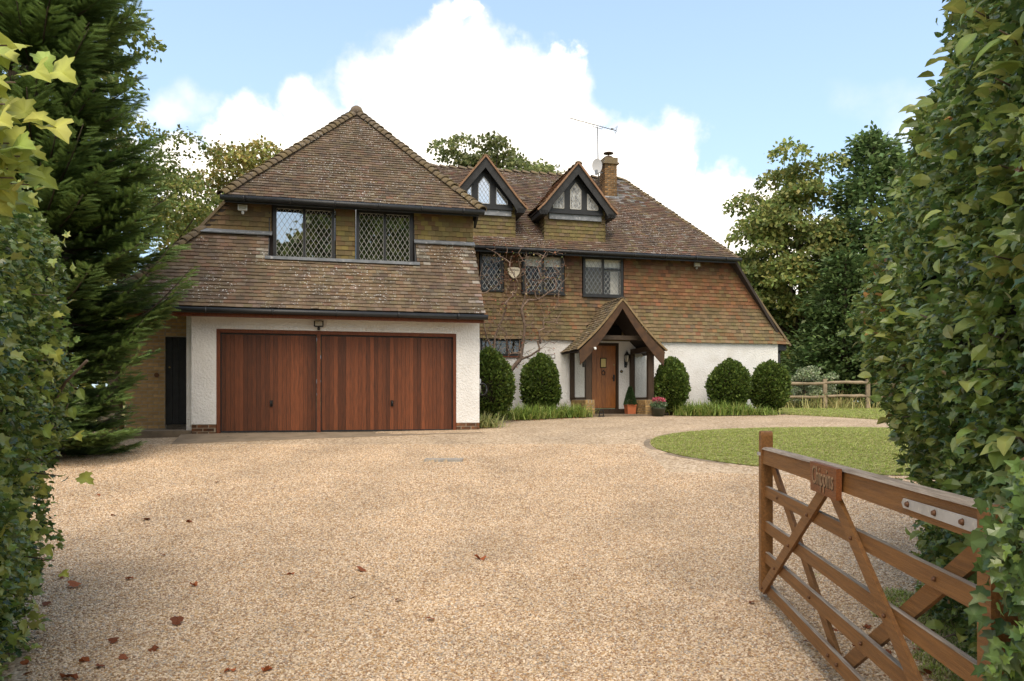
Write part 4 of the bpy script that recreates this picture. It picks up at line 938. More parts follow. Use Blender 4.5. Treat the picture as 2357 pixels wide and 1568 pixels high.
sub(mb, 'dish', 'dish', t); mb = MB(); mb.tube([(.16,.02,0),(-.08,-.06,-.02)], .02, 6); mb.tube([(-.1,-.12,-.2),(-.2,-.36,-.25)], .012, 6); mb.box(-.26, -.19, -.42, -.34, -.36, -.21); sub(mb, 'arm', 'metal_aerial', t)
t = thing('hose_reel', 3.53, .12, 1.9, 'dark hose reel on the side of the garage wall', 'hose reel')
mb = MB(); mb.tube([(.02,0,.22),(.02,0,-.1)], .03, 8); sub(mb, 'tap_pipe', 'grey_plastic', t)
mb = MB(); mb.tube([(.08+.10*math.cos(a), -.02+.02*math.sin(3*a), -.02+.13*math.sin(a)) for a in [k*math.pi/8 for k in range(34)]], .02, 6); sub(mb, 'hose', 'black_iron', t)
t = thing('boot_scraper', 7.72, 3.58, G(W(7.72, 3.45).y) + .02, 'small black iron boot scraper beside the porch step', 'boot scraper')
mb = MB(); mb.box(-.09, .09, -.14, -.10, 0, .03); mb.tube([(-.06,-.12,.03),(-.06,-.12,.16),(0,-.12,.2),(.06,-.12,.16),(.06,-.12,.03)], .012, 6); mb.box(-.06, .06, -.125, -.115, .08, .1); sub(mb, 'frame', 'black_iron', t)
# side brick pier
def pier():
    p = px_ground(255, 995); t = empty('brick_pier', p, 'low buff brick pier with tiled cap beside the fir', 'pier', rz=ANG)
    mb = MB(); mb.box(-.22, .22, -.22, .22, -.2, .28); c = sub(mb, 'core', 'mortar', t)
    for f in range(4):
        for k in range(4):
            for q in range(2):
                a = f * math.pi / 2; o = bpy.data.objects.new('brick', brick_mesh(.215, .06, .065, 'brick_buff')); col.objects.link(o); o.parent = t
                x = -.11 + q * .22 + (.0 if k % 2 else -.0); o.location = Matrix.Rotation(a, 3, 'Z') @ Vector((x, -.20, -.02 + k * .075)); o.rotation_euler = (0, 0, a)
    mb = MB(); mb.hexa([(-.28,-.28,.28),(.28,-.28,.28),(.28,.28,.28),(-.28,.28,.28),(-.1,-.1,.42),(.1,-.1,.42),(.1,.1,.42),(-.1,.1,.42)]); sub(mb, 'cap', 'ridge', t)
pier()
# drain cover in the gravel
p = px_ground(1022, 1057, .02); t = empty('drain_cover', p, 'flat grey metal drain cover set in the gravel', 'drain cover')
mb = MB(); mb.box(-.28, .28, -.22, .22, -.05, .008); sub(mb, 'plate', 'drain', t)
mb = MB(); mb.box(-.32, .32, -.26, -.225, -.05, .012); mb.box(-.32, .32, .225, .26, -.05, .012); mb.box(-.32, -.285, -.225, .225, -.05, .012); mb.box(.285, .32, -.225, .225, -.05, .012); sub(mb, 'rim', 'drain', t)

# ------------------------------------------------------------------ vegetation helpers
def np_obj(name, parts, mat, parent=None, kind=None):
    V, Fc, C = merge(parts); o = link(name, np_mesh(name, V, Fc, C), parent, mat)
    if kind: tag(o, kind=kind)
    return o
def unit(n):
    v = rng.normal(size=(n, 3)); return v / np.linalg.norm(v, axis=1, keepdims=True)
def tree(name, label, cat, base, trunk_h, crown_c, crown_r, nclump, nleaf, lsize, cols, group=None, clump_r=(.5, 1.0), trunk_r=.22, limbs=14, seed=0, droop=.0, wisp=.15, mat='leaf'):
    rs = np.random.default_rng(seed + 100); base = np.array(base, float); cc = np.array(crown_c, float); cr = np.array(crown_r, float)
    t = empty(name, tuple(base), label, cat, group)
    cl = []
    while len(cl) < nclump:
        q = rs.normal(size=3); q /= np.linalg.norm(q); r = rs.uniform(.25, 1) ** .45; q = q * r
        q[2] = q[2] if q[2] > -.8 else -.8
        cl.append(q * cr * (1 + rs.uniform(-.1, wisp)) + cc)
    cl = np.array(cl); rad = rs.uniform(*clump_r, nclump)
    idx = rs.choice(nclump, nleaf, p=rad ** 2 / (rad ** 2).sum()); d = unit(nleaf); d[:, 2] = np.abs(d[:, 2]) * .9 - .35 * rs.random(nleaf)
    rr = rs.uniform(.35, 1, nleaf) ** .5
    rr = np.where(rs.random(nleaf) < .08, rr * 1.25, rr)
    pos = cl[idx] + d * (rad[idx] * rr)[:, None] * np.array([1.1, 1.1, .75]); pos[:, 2] -= droop * rs.random(nleaf)
    ld = d * .6 + unit(nleaf) * .7 + np.array([0, 0, -.25]); up = d + unit(nleaf) * .6
    C = jitter_cols(cols, nleaf, .3) * (1 + rs.uniform(-.22, .22, (nclump, 1)))[idx]
    v, f, c = inst(QUAD[0], QUAD[1], pos, rots(ld, up), lsize * rs.uniform(.6, 1.3, nleaf), C); v = v - base
    o = np_obj('crown', [(v, f, c)], mat, t); tag(o, kind='stuff')
    mb = MB(); top = Vector(cc - base + np.array([0, 0, cr[2] * .55])); pts = []
    for k in range(7):
        a = k / 6; p = Vector((top.x * a ** 1.5 + rs.normal() * .08 * a * 2, top.y * a ** 1.5 + rs.normal() * .08, top.z * a)); pts.append(p)
    pts[0] = Vector((0, 0, -.3)); mb.tube(pts, [trunk_r * (1.25 if k == 0 else 1 - .13 * k) for k in range(7)], 8); sub(mb, 'trunk', 'bark', t)
    mb = MB(); order = rs.choice(nclump, min(limbs, nclump), replace=False)
    for i in order:
        e = Vector(cl[i] - base); a = pts[min(5, 2 + int(rs.integers(0, 4)))]
        if e.z < a.z - 1: a = pts[2]
        m = a.lerp(e, .5) + Vector(rs.normal(size=3) * .2) + Vector((0, 0, .15)); mb.tube([a, m, e], [trunk_r * .35, trunk_r * .2, trunk_r * .06], 5)
    sub(mb, 'limbs', 'bark', t)
    return t
def conifer(name, label, base, h, r, nb, cols, group=None, seed=0, dens=26, lsz=.3, power=.8, cat='tree'):
    """soft pointed evergreen (cypress or cedar-like) made of layered sprays"""
    rs = np.random.default_rng(seed + 500); t = empty(name, base, label, cat, group); P_, D_, U_ = [], [], []
    mb = MB(); mb.tube([(0,0,-.3),(0,0,h*.5),(0,0,h*.97)], [r*.09, r*.05, .02], 8); sub(mb, 'trunk', 'bark', t); mbb = MB()
    for k in range(nb):
        a = rs.uniform(.02, .98); z = h * a; L = r * (1 - a) ** power * rs.uniform(.7, 1.12) + .15; th = rs.uniform(0, 2*math.pi); d = np.array([math.cos(th), math.sin(th), rs.uniform(.0, .35)])
        n = int(dens * (.4 + L / r))
        if L > .5 and k % 3 == 0: mbb.tube([(0,0,z),(d[0]*L*.8,d[1]*L*.8,z+d[2]*L*.8-.1)], [.03, .01], 4)
        s = rs.uniform(.25, 1, n) ** .6; p = d[None] * (s * L)[:, None]; p[:, 2] += z - .25 * (s * L) ** 1.3 * .5
        p += rs.normal(size=(n, 3)) * (.10 + .10 * L); P_.append(p); D_.append(np.tile(d, (n, 1)) + rs.normal(size=(n, 3)) * .45 - np.array([0, 0, .15])); U_.append(np.tile([0, 0, 1.], (n, 1)) + rs.normal(size=(n, 3)) * .5)
    P_ = np.concatenate(P_); D_ = np.concatenate(D_); U_ = np.concatenate(U_); n = len(P_)
    v, f, c = inst(QUAD[0] * np.array([.8, 1, 1]), QUAD[1], P_, rots(D_, U_), lsz * rs.uniform(.6, 1.2, n), jitter_cols(cols, n, .3))
    tag(np_obj('foliage', [(v, f, c)], 'needle', t), kind='stuff'); sub(mbb, 'limbs', 'bark', t); return t
GREEN = [(.105,.14,.035),(.13,.16,.042),(.085,.115,.03),(.16,.17,.045)]
YELL = [(.17,.17,.045),(.20,.19,.05),(.13,.15,.04),(.24,.18,.05)]
DKG = [(.065,.10,.032),(.09,.125,.038),(.05,.08,.026)]
CYP = [(.095,.145,.052),(.125,.17,.06),(.075,.115,.042)]
def gb(x, y): return (x, y, G(y))
BG = 'trees behind and beside the house'
tree('oak_tree', 'tall loose-crowned tree rising behind the top of the fir', 'tree', gb(-14.2, 22), 5, (-13.6, 22, 11.0), (3.1, 2.6, 6.0), 95, 24000, .17, GREEN + YELL[:1], BG, (.5, 1.05), .3, seed=1)
tree('holly_oak', 'fine-leaved green tree between the fir and the garage roof', 'tree', gb(-12.4, 24.5), 3, (-12.0, 24.5, 6.2), (3.0, 2.0, 4.3), 100, 24000, .13, GREEN + YELL[:2], BG, (.45, .9), .2, seed=2)
tree('birch_tree', 'yellowing tree showing just left of the pointed garage roof', 'tree', gb(-10.6, 31), 4, (-10.3, 31, 8.2), (3.0, 2.2, 3.9), 80, 20000, .17, YELL + [(.22,.17,.05)], BG, (.45, .95), .2, seed=3)
tree('field_tree', 'pale green tree filling the gap behind the garage eaves', 'tree', gb(-14.6, 30), 3, (-14.6, 30, 6.3), (3.4, 2.2, 4.6), 70, 12000, .17, GREEN + YELL, BG, (.6, 1.1), .22, seed=4)
tree('woodland_tree', 'leafy tree with uneven top behind the dormer ridge', 'tree', gb(-.9, 43), 6, (-1.4, 43, 12.3), (3.6, 2.6, 3.8), 60, 17000, .24, [(.13,.14,.05),(.16,.165,.06),(.10,.12,.04)], BG, (.6, 1.15), .35, seed=5)
tree('ash_tree', 'tall pale green tree right of the house, nearest its hip', 'tree', gb(13.6, 37), 4, (13.7, 37, 7.9), (3.0, 2.6, 5.3), 100, 30000, .22, YELL[:3] + GREEN, BG, (.55, 1.15), .3, seed=6)
tree('distant_tree', 'small far tree just above the right end of the eaves', 'tree', gb(15.4, 55), 4, (15.2, 55, 9.6), (2.4, 2.0, 2.6), 26, 4000, .24, DKG, BG, (.6, 1.1), .3, seed=7)
conifer('cypress_tree', 'dark feathery evergreen right of the pale tree', gb(16.6, 36), 12.8, 3.7, 480, CYP, BG, seed=8, dens=60, lsz=.32, power=.62)
conifer('yew_tree', 'dark dense evergreen behind the rail fence', gb(14.3, 33.5), 6.6, 2.6, 260, DKG, BG, seed=9, dens=46, lsz=.26, power=.55)
conifer('yew_tree', 'dark evergreen half hidden behind the right hedge', gb(17.6, 32), 8.5, 3.0, 260, DKG, BG, seed=10, dens=44, lsz=.28, power=.55)
tree('hazel_bush', 'bright green broad-leaved bush in front of the dark evergreens', 'bush', gb(14.9, 31.5), 1.5, (14.9, 31.2, 4.4), (1.6, 1.2, 1.7), 34, 6500, .16, [(.12,.17,.05),(.15,.19,.06),(.09,.14,.04)], 'bushes beyond the fence', (.35, .65), .09, seed=11)
tree('variegated_bush', 'silvery green bush at the right corner of the house', 'bush', gb(11.3, 30.5), .5, (11.4, 30.5, 2.2), (1.0, .7, .75), 22, 4200, .10, [(.16,.19,.10),(.24,.26,.17),(.12,.15,.07)], 'bushes beyond the fence', (.22, .4), .04, seed=12)
tree('beech_tree', 'dark tree standing beyond the right end of the house', 'tree', gb(11.7, 39), 2.5, (12.2, 39, 5.0), (2.4, 1.8, 4.0), 44, 9000, .2, DKG + GREEN[:1], BG, (.6, 1.1), .2, seed=13)
# far woods: one mass
def far_wood(name, xs, y, h, n, cols, size, seed):
    rs = np.random.default_rng(seed); x = rs.uniform(xs[0], xs[1], n); top = h * (.75 + .25 * np.sin(x * .37 + seed) * np.cos(x * .13)); z = 1.4 + rs.random(n) ** .7 * top
    p = np.stack([x, y + rs.uniform(-2, 2, n) + np.sin(x) * 1.0, z], 1)
    v, f, c = inst(QUAD[0], QUAD[1], p, rots(unit(n), unit(n)), size * rs.uniform(.6, 1.3, n), jitter_cols(cols, n, .35)); return np_obj(name, [(v, f, c)], 'leaf', None, 'stuff')
far_wood('far_wood', (7, 60), 58, 9.5, 16000, DKG + GREEN, .7, 1); far_wood('far_wood', (-60, -9), 46, 9, 12000, GREEN + YELL, .7, 2)
far_wood('lane_wood', (0, 21), -30, 21, 14000, DKG + GREEN, .8, 4); far_wood('low_hedge', (9.5, 14.5), 36, .9, 3000, YELL, .18, 6)

# ------------------------------------------------------------------ the big fir at left
def shoot_template(n=7):
    V, Fc = [], []
    for sx in (-1, 1):
        for k in range(n):
            a, b = k / n * .92, (k + 1) / n * .92; w = .21 * (1 - .35 * a); i = len(V)
            V += [(0, a, .05), (0, b, .05), (sx * w, b + .16, .0 + random.uniform(-.03, .03))]; Fc.append((i, i+1, i+2) if sx > 0 else (i+1, i, i+2))
    for k in range(n):
        a = k / n * .9; i = len(V); V += [(-.02, a, .04), (.02, a + .1, .04), (random.uniform(-.06, .06), a + .2, .17)]; Fc.append((i, i+1, i+2))
    i = len(V); V += [(-.05,.86,.04),(.05,.86,.04),(0,1.12,.06)]; Fc.append((i, i+1, i+2))
    return np.array(V), np.array(Fc)
SHOOT = shoot_template()
def fir(base):
    t = empty('fir_tree', base, 'big dark fir with drooping branches standing left of the garage', 'tree'); H = 15.
    mb = MB(); mb.tube([(0,0,-.3),(0,0,4),(0,0,9),(0,0,H)], [.26,.2,.12,.02], 10); sub(mb, 'trunk', 'bark', t)
    P_, D_, U_, S_, C_ = [], [], [], [], []; limb = MB()
    cen = Vector(base)
    br = []
    z = .25
    while z < 11.0:
        for k in range(10 if z < 9 else 6):
            th = random.uniform(0, 2*math.pi); L = 2.62 * (1 - z / H) ** .62 * random.uniform(.78, 1.08)
            if z < 3.3: L *= .60 + .12 * z
            d = Vector((math.cos(th), math.sin(th), 0)); br.append((Vector((0,0,z + random.uniform(-.12,.12))), d, L, random.uniform(.02,.3)))
        z += .30
    for px, py, Y in ((440,718,13.7),(425,735,13.8),(300,1045,13.0),(215,1055,12.4),(260,1050,12.6),(180,1060,12.2),(395,655,13.3),(330,800,13.2),(320,870,13.1)):
        tip = Vector(((px-CX)/FP*Y, Y, 1.6+(HY-py)/FP*Y)) - cen; d = Vector((tip.x, tip.y, 0)); L = d.length; br.append((Vector((0,0,max(.4, tip.z - (.5 if py < 900 else -.1)))), d.normalized(), L, .5 if py < 900 else .05))
    for o, d, L, lift in br:
        front = d.dot(Vector((.45,-.9,0))) > -.5
        side = Vector((-d.y, d.x, 0)); n = 9; pts = []
        for i in range(n + 1):
            s = i / n; pts.append(o + d * (L * s) + Vector((0, 0, lift * L * s * s - .16 * math.sin(math.pi * s) * L * .55)))
        limb.tube(pts, [.03 * (1 - .85 * i / n) * (.5 + L / 2.5) for i in range(n + 1)], 5)
        ntw = int((26 if front else 9) * L / 2) + 3
        for j in range(ntw):
            for sg in (-1, 1):
                s = .18 + .82 * (j + random.random()) / ntw; fi = min(n - 1, int(s * n)); p = pts[fi].lerp(pts[fi + 1], s * n - fi)
                tl = (.14 + .42 * (1 - s) * L / 1.6) * random.uniform(.7, 1.15); td = (d * .72 + side * sg * .75 + Vector((0, 0, random.uniform(-.14, .22)))).normalized()
                m = max(1, int(tl / .085))
                for q in range(m):
                    f = (q + .5) / m; pp = p + td * (tl * f) + Vector((0, 0, -.10 * f * f * tl)); 
                    for sd in ((-1, 1) if q < m - 1 else (0,)):
                        dd = td + side * sd * .5 * sg + d * .45 * abs(sd) + Vector((random.gauss(0,.1), random.gauss(0,.1), random.gauss(.16,.12)))
                        P_.append(pp); D_.append(dd); U_.append((random.gauss(0,.25), random.gauss(0,.25), 1)); S_.append(random.uniform(.15,.24)); C_.append(1. if (q == m - 1 and s > .4) or s > .85 else random.random() * .6)
    P_ = np.array([tuple(p) for p in P_]); n = len(P_); tipw = np.array(C_)[:, None]; dark = np.array([.08,.125,.036]); light = np.array([.19,.28,.075])
    C = (dark + (light - dark) * tipw ** 1.6 * .8) * (1 + rng.uniform(-.25, .25, (n, 1)))
    v, f, c = inst(SHOOT[0], SHOOT[1], P_, rots(np.array([tuple(q) for q in D_]), np.array(U_)), np.array(S_), C)
    tag(np_obj('needles', [(v, f, c)], 'needle', t), kind='stuff'); sub(limb, 'limbs', 'bark', t); print('fir shoots', n)
fir((-8.15, 13.4, G(13.4)))

# ------------------------------------------------------------------ hedges at the gateway
def nz(p, s=1.):
    x, y, z = p[:, 0] * s, p[:, 1] * s, p[:, 2] * s
    return (np.sin(2.1*x+1.3*z+.5)*np.cos(1.7*y-.9*z) + .6*np.sin(3.7*z+2.3*y)*np.cos(3.1*x+1.) + .4*np.sin(7.3*y+5.1*z)*np.sin(6.1*x-4.*z)) / 2
def hedge(name, label, A, Bf, Cc, ztop, sign, n, seed, mix):
    """A near end, Bf(z) far corner, Cc beyond; leaves over the face that looks into the gap"""
    rs = np.random.default_rng(seed); z = rs.random(n) ** .95 * ztop; bx, by = Bf(z); lA = 4.4; lC = 2.2
    w = rs.random(n) * (lA + lC); on1 = w < lA; t = np.where(on1, w / lA, 0); t2 = np.where(on1, 0, (w - lA) / lC)
    ax = A[0] + (bx - np.mean(bx)) * .25; x = np.where(on1, ax + (bx - ax) * t, bx + Cc[0] * t2); y = np.where(on1, A[1] + (by - A[1]) * t, by + Cc[1] * t2)
    # round the far corner
    nrm1 = np.array([-(by.mean() - A[1]), bx.mean() - A[0]]); nrm1 = nrm1 / np.linalg.norm(nrm1) * (1 if sign > 0 else -1)
    nx = np.where(on1, nrm1[0] * (1 - t ** 6 * .5), nrm1[0] * (.5 - t2)); ny = np.where(on1, nrm1[1] + t ** 6 * .6, .6 + t2)
    N3 = np.stack([nx, ny, rs.normal(size=n) * .05 + .12], 1); N3 /= np.linalg.norm(N3, axis=1, keepdims=True)
    p = np.stack([x, y, gz(y) + z], 1); bump = nz(p, 1.6) * .16 + nz(p, 4.) * .09 + nz(p, 9.) * .04; depth = rs.random(n) ** 1.5 * .34
    p = p + N3 * (bump - depth + np.where(rs.random(n) < .05, rs.random(n) * .12, 0))[:, None]
    # ragged top
    keep = z < ztop - .5 * rs.random(n) * (1 + nz(p, 1.))
    p, N3 = p[keep], N3[keep]; n = len(p)
    h = empty(name, (A[0], A[1], G(A[1])), label, 'hedge'); org = np.array([A[0], A[1], G(A[1])])
    D = N3 * .75 + rs.normal(size=(n, 3)) * .55 + np.array([0, 0, -.30]); U = N3 * .85 + rs.normal(size=(n, 3)) * .5 + np.array([0, -.25, .55])
    patch = nz(p, .8) + rs.normal(size=n) * .35; parts = []; tip = rs.random(n) < .045; patch = np.where(tip, 20., np.minimum(patch, 8.9)); p = p + N3 * (tip * .07)[:, None]
    for (tpl, lo, hi, sz, cols) in mix:
        m = (patch >= lo) & (patch < hi)
        if m.sum(): parts.append(inst(tpl[0], tpl[1], p[m] - org, rots(D[m], U[m]), sz * rs.uniform(.55, 1.25, m.sum()), jitter_cols(cols, m.sum(), .35)))
    tag(np_obj('foliage', parts, 'leaf_gloss', h), kind='stuff')
    # near-black core sheet that blocks the view through the hedge
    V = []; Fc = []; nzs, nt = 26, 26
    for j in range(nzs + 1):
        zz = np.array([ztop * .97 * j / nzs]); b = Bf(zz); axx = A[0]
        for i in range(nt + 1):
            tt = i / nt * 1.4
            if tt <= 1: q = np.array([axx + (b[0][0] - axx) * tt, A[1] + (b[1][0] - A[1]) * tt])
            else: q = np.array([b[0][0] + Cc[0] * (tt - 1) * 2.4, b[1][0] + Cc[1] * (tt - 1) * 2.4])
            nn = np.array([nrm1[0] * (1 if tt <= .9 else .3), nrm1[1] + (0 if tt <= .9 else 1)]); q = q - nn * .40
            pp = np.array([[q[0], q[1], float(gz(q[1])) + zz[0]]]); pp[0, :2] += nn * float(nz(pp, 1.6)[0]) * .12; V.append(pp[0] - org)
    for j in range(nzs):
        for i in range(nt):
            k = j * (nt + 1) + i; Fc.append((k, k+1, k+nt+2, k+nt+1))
    link('dark_core', np_mesh('dark_core', V, Fc, smooth=True), h, 'hedge_core')
    mb = MB()
    for k in range(26):
        i = int(rs.integers(0, n)); e = Vector(p[i] - org); mb.tube([e - Vector(N3[i]) * .5 - Vector((0,0,.3)), e - Vector(N3[i]) * .15, e + Vector(N3[i]) * .03 + Vector((0,0,.06))], [.012,.008,.004], 5)
    tag(sub(mb, 'twigs', 'twig', h), kind='stuff')
    return h, org
IVYC = [(.055,.095,.024),(.075,.118,.03),(.095,.14,.036),(.06,.09,.028)]; HAWC = [(.10,.14,.03),(.13,.17,.038),(.165,.195,.05)]; HOLC = [(.03,.06,.02),(.045,.075,.024)]
HAZC = [(.17,.20,.045),(.22,.24,.06),(.13,.17,.04)]; BRN = [(.20,.10,.035),(.14,.07,.03),(.16,.12,.04)]
_rz = np.array([.0,.25,.6,1.04,1.33,1.69,2.05,2.48,2.77,3.06,3.42,3.75,4.2,4.94,6.2]); _rx = np.array([3.42,3.40,3.36,3.27,3.16,2.97,2.92,2.90,2.95,3.06,3.24,3.35,3.56,3.66,3.8])
rh, rorg = hedge('ivy_hedge', 'tall ivy-covered hedge filling the right side behind the open gate', (1.88, 2.2), lambda z: (np.interp(z, _rz, _rx), np.full(np.shape(z), 6.45)), (2.6, .9), 6.2, 1, 64000, 21,
    [(IVY, -9, .18, .064, IVYC + HAWC), (OVAL, .18, .62, .050, HAWC + IVYC[:1] + HAZC[2:]), (HOLLY, .62, .95, .055, HOLC + HAWC), (OVAL, .95, 9, .05, HAWC + BRN), (OVAL, 9, 99, .088, HAZC)])
lh, lorg = hedge('mixed_hedge', 'mixed hedge of holly and field maple along the left edge', (-2.12, 2.3), lambda z: (np.interp(z, [0, .7, 1.4, 2., 2.6, 3.4], [-3.44, -3.32, -3.20, -3.20, -3.30, -3.5]), np.full(np.shape(z), 5.6)), (-2.6, .9), 3.2, -1, 38000, 22,
    [(IVY, -9, .0, .054, HAWC + IVYC), (OVAL, .0, .45, .046, HAWC + HAZC[:1]), (HOLLY, .45, .8, .06, HOLC + HAWC[:1]), (IVY, .8, 9, .055, HAZC + HAWC), (IVY, 9, 99, .075, HAZC)])
# single leaves that stand out from the hedges
def leaf_meshes(tpl, cols, name='leaf', k=6, mat='leaf'):
    out = []
    for i in range(k):
        V = tpl[0].copy(); V[:, 2] += np.sin(V[:, 1] * 3 + i) * .06; C = np.tile(jitter_cols(cols, 1, .2), (len(V), 1)); C[0] *= 1.3; C[1:] *= rng.uniform(.75, 1.1, (len(V) - 1, 1)); V[1:, :2] *= rng.uniform(.93, 1.06, (len(V) - 1, 1)); me = np_mesh(name, V, tpl[1], C); me.materials.append(MATS[mat]); out.append(me)
    return out
HZ = leaf_meshes(OVAL, HAZC); HZO = leaf_meshes(OVAL, [(.26,.20,.06),(.32,.17,.06)]); MP = leaf_meshes(MAPLE, [(.26,.27,.055),(.31,.29,.06),(.20,.23,.05)]); IV = leaf_meshes(IVY, [(.05,.08,.022),(.065,.095,.028),(.09,.11,.045),(.035,.065,.022)], k=10)
def put_leaf(meshes, p, d, up, s, parent, org):
    d = Vector(d).normalized(); x = d.cross(Vector(up)).normalized(); z = x.cross(d); o = bpy.data.objects.new('leaf', random.choice(meshes)); col.objects.link(o); o.parent = parent
    o.matrix_local = Matrix.Translation(Vector(p) - Vector(org)) @ Matrix((x, d, z)).transposed().to_4x4() @ Matrix.Scale(s, 4); return o
def at(x, y, Y): return Vector(((x - CX) / FP * Y, Y, 1.6 + (HY - y) / FP * Y))
spr = MB()
for x, y, Y, n, s, org_ in ((2245,25,4.2,6,.13,0),(2300,70,3.6,6,.12,0),(2210,125,4.3,4,.12,0),(2290,180,3.6,4,.12,0),(2210,250,4.6,5,.115,1),(2180,262,4.7,3,.11,1),(1998,655,6.1,4,.10,1),(2010,700,6.0,3,.10,1),(2010,765,5.9,5,.12,1),(2060,778,5.7,4,.115,0),
        (2130,685,5.0,5,.11,0),(2215,560,4.3,5,.11,0),(2240,690,4.0,6,.115,0),(2160,825,4.7,5,.115,0),(2250,850,3.9,5,.11,0),(2290,590,3.6,5,.11,0),(2240,990,3.9,6,.105,0),(2085,1120,5.2,4,.11,0),(2075,960,5.5,4,.09,0),(2310,1010,3.4,5,.10,0),(2165,1470,4.5,3,.10,0),(2300,380,3.6,4,.11,0),(1985,480,6.3,3,.09,0)):
    Y -= .33; s *= 1.12; n += 2; a = at(x, y, Y); base = a + Vector((.22, .15, -.06)); spr.tube([tuple(base - Vector(rorg)), tuple(a.lerp(base, .5) - Vector(rorg) + Vector((0,0,.03))), tuple(a - Vector(rorg))], [.007,.005,.003], 5)
    for k in range(n):
        p = base.lerp(a, (k + .6) / n) + Vector((random.gauss(0,.03), random.gauss(0,.03), random.gauss(0,.03))); put_leaf(HZO if org_ and k % 2 else HZ, p, (-.75 + random.gauss(0,.3), -.25 + random.gauss(0,.35), random.gauss(-.05,.28)), (random.gauss(-.2,.3), random.gauss(-.3,.3), 1), s * random.uniform(.75, 1.2), rh, rorg)
for k in range(150):
    Y = random.uniform(2.35, 2.62) if k % 3 else random.uniform(2.65, 3.2); x = 2405 - 150 * random.random() ** 1.15; y = random.uniform(1090, 1600); p = at(x, y, Y)
    put_leaf(IV, p, (random.gauss(-.3,.5), random.gauss(-.2,.4), random.gauss(-.5,.4)), (random.gauss(-.8,.3), random.gauss(-.5,.3), random.gauss(.3,.4)), random.uniform(.04,.08), rh, rorg)
tag(sub(spr, 'twigs', 'twig', rh), kind='stuff')
n = 520; yy = rng.uniform(1080, 1620, n); xx = 2410 - (95 + 45 * np.sin(yy * .021) ) * rng.random(n) ** .9 - 8; YY = np.where(rng.random(n) < .6, rng.uniform(2.36, 2.62, n), rng.uniform(2.62, 3.0, n))
ip = np.stack([(xx - CX) / FP * YY, YY, 1.6 + (HY - yy) / FP * YY], 1)
v_, f, c = inst(IVY[0], IVY[1], ip - rorg, rots(rng.normal(size=(n,3)) * .5 + np.array([-.3,-.2,-.5]), rng.normal(size=(n,3)) * .35 + np.array([-.7,-.6,.35])), rng.uniform(.03, .07, n), jitter_cols(IVYC + HAWC[:1], n, .35))
tag(np_obj('ivy', [(v_, f, c)], 'leaf_gloss', rh), kind='stuff')
spl = MB()
for x, y, Y, n, s in ((15,105,2.9,6,.11),(35,190,2.9,7,.12),(30,265,3.0,8,.12),(62,320,3.0,6,.11),(20,330,2.9,8,.12),(55,390,3.1,7,.10),(30,410,3.0,7,.11),(10,240,2.8,6,.12),(70,425,3.2,4,.09),(45,360,3.0,7,.11),(20,450,3.2,6,.10),(135,880,5.3,3,.09),(130,930,5.3,3,.09),(128,985,5.2,4,.10),(110,680,5.0,3,.08),(105,830,4.9,3,.08),(135,1095,5.2,3,.10),(125,1290,4.9,2,.08)):
    a = at(x, y, Y); base = a + Vector((-.25, .05, .02)); spl.tube([tuple(base - Vector(lorg)), tuple(a - Vector(lorg))], [.006,.003], 5)
    for k in range(n):
        p = base.lerp(a, (k + 1) / n) + Vector((random.gauss(0,.04), random.gauss(0,.06), random.gauss(0,.05))); put_leaf(MP, p, (.8 + random.gauss(0,.25), -.1 + random.gauss(0,.3), -.35 + random.gauss(0,.2)), (random.gauss(.1,.3), -.75 + random.gauss(0,.3), .7), s * random.uniform(.7, 1.1), lh, lorg)
q = lambda x, y, Y: tuple(at(x, y, Y) - Vector(lorg))
spl.tube([q(110,950,5.4), q(150,880,5.3), q(200,830,5.2)], [.012,.010,.009], 6); spl.tube([q(155,875,5.3), q(168,890,5.3), q(178,895,5.3)], [.004,.003,.002], 4)
tag(sub(spl, 'twigs', 'twig', lh), kind='stuff')
for x, y in ((180,893),(150,940),(165,935)): put_leaf(HZ, at(x, y, 5.3), (random.gauss(.4,.2), -.2, -.7), (.1,-1,.3), .09, lh, lorg)

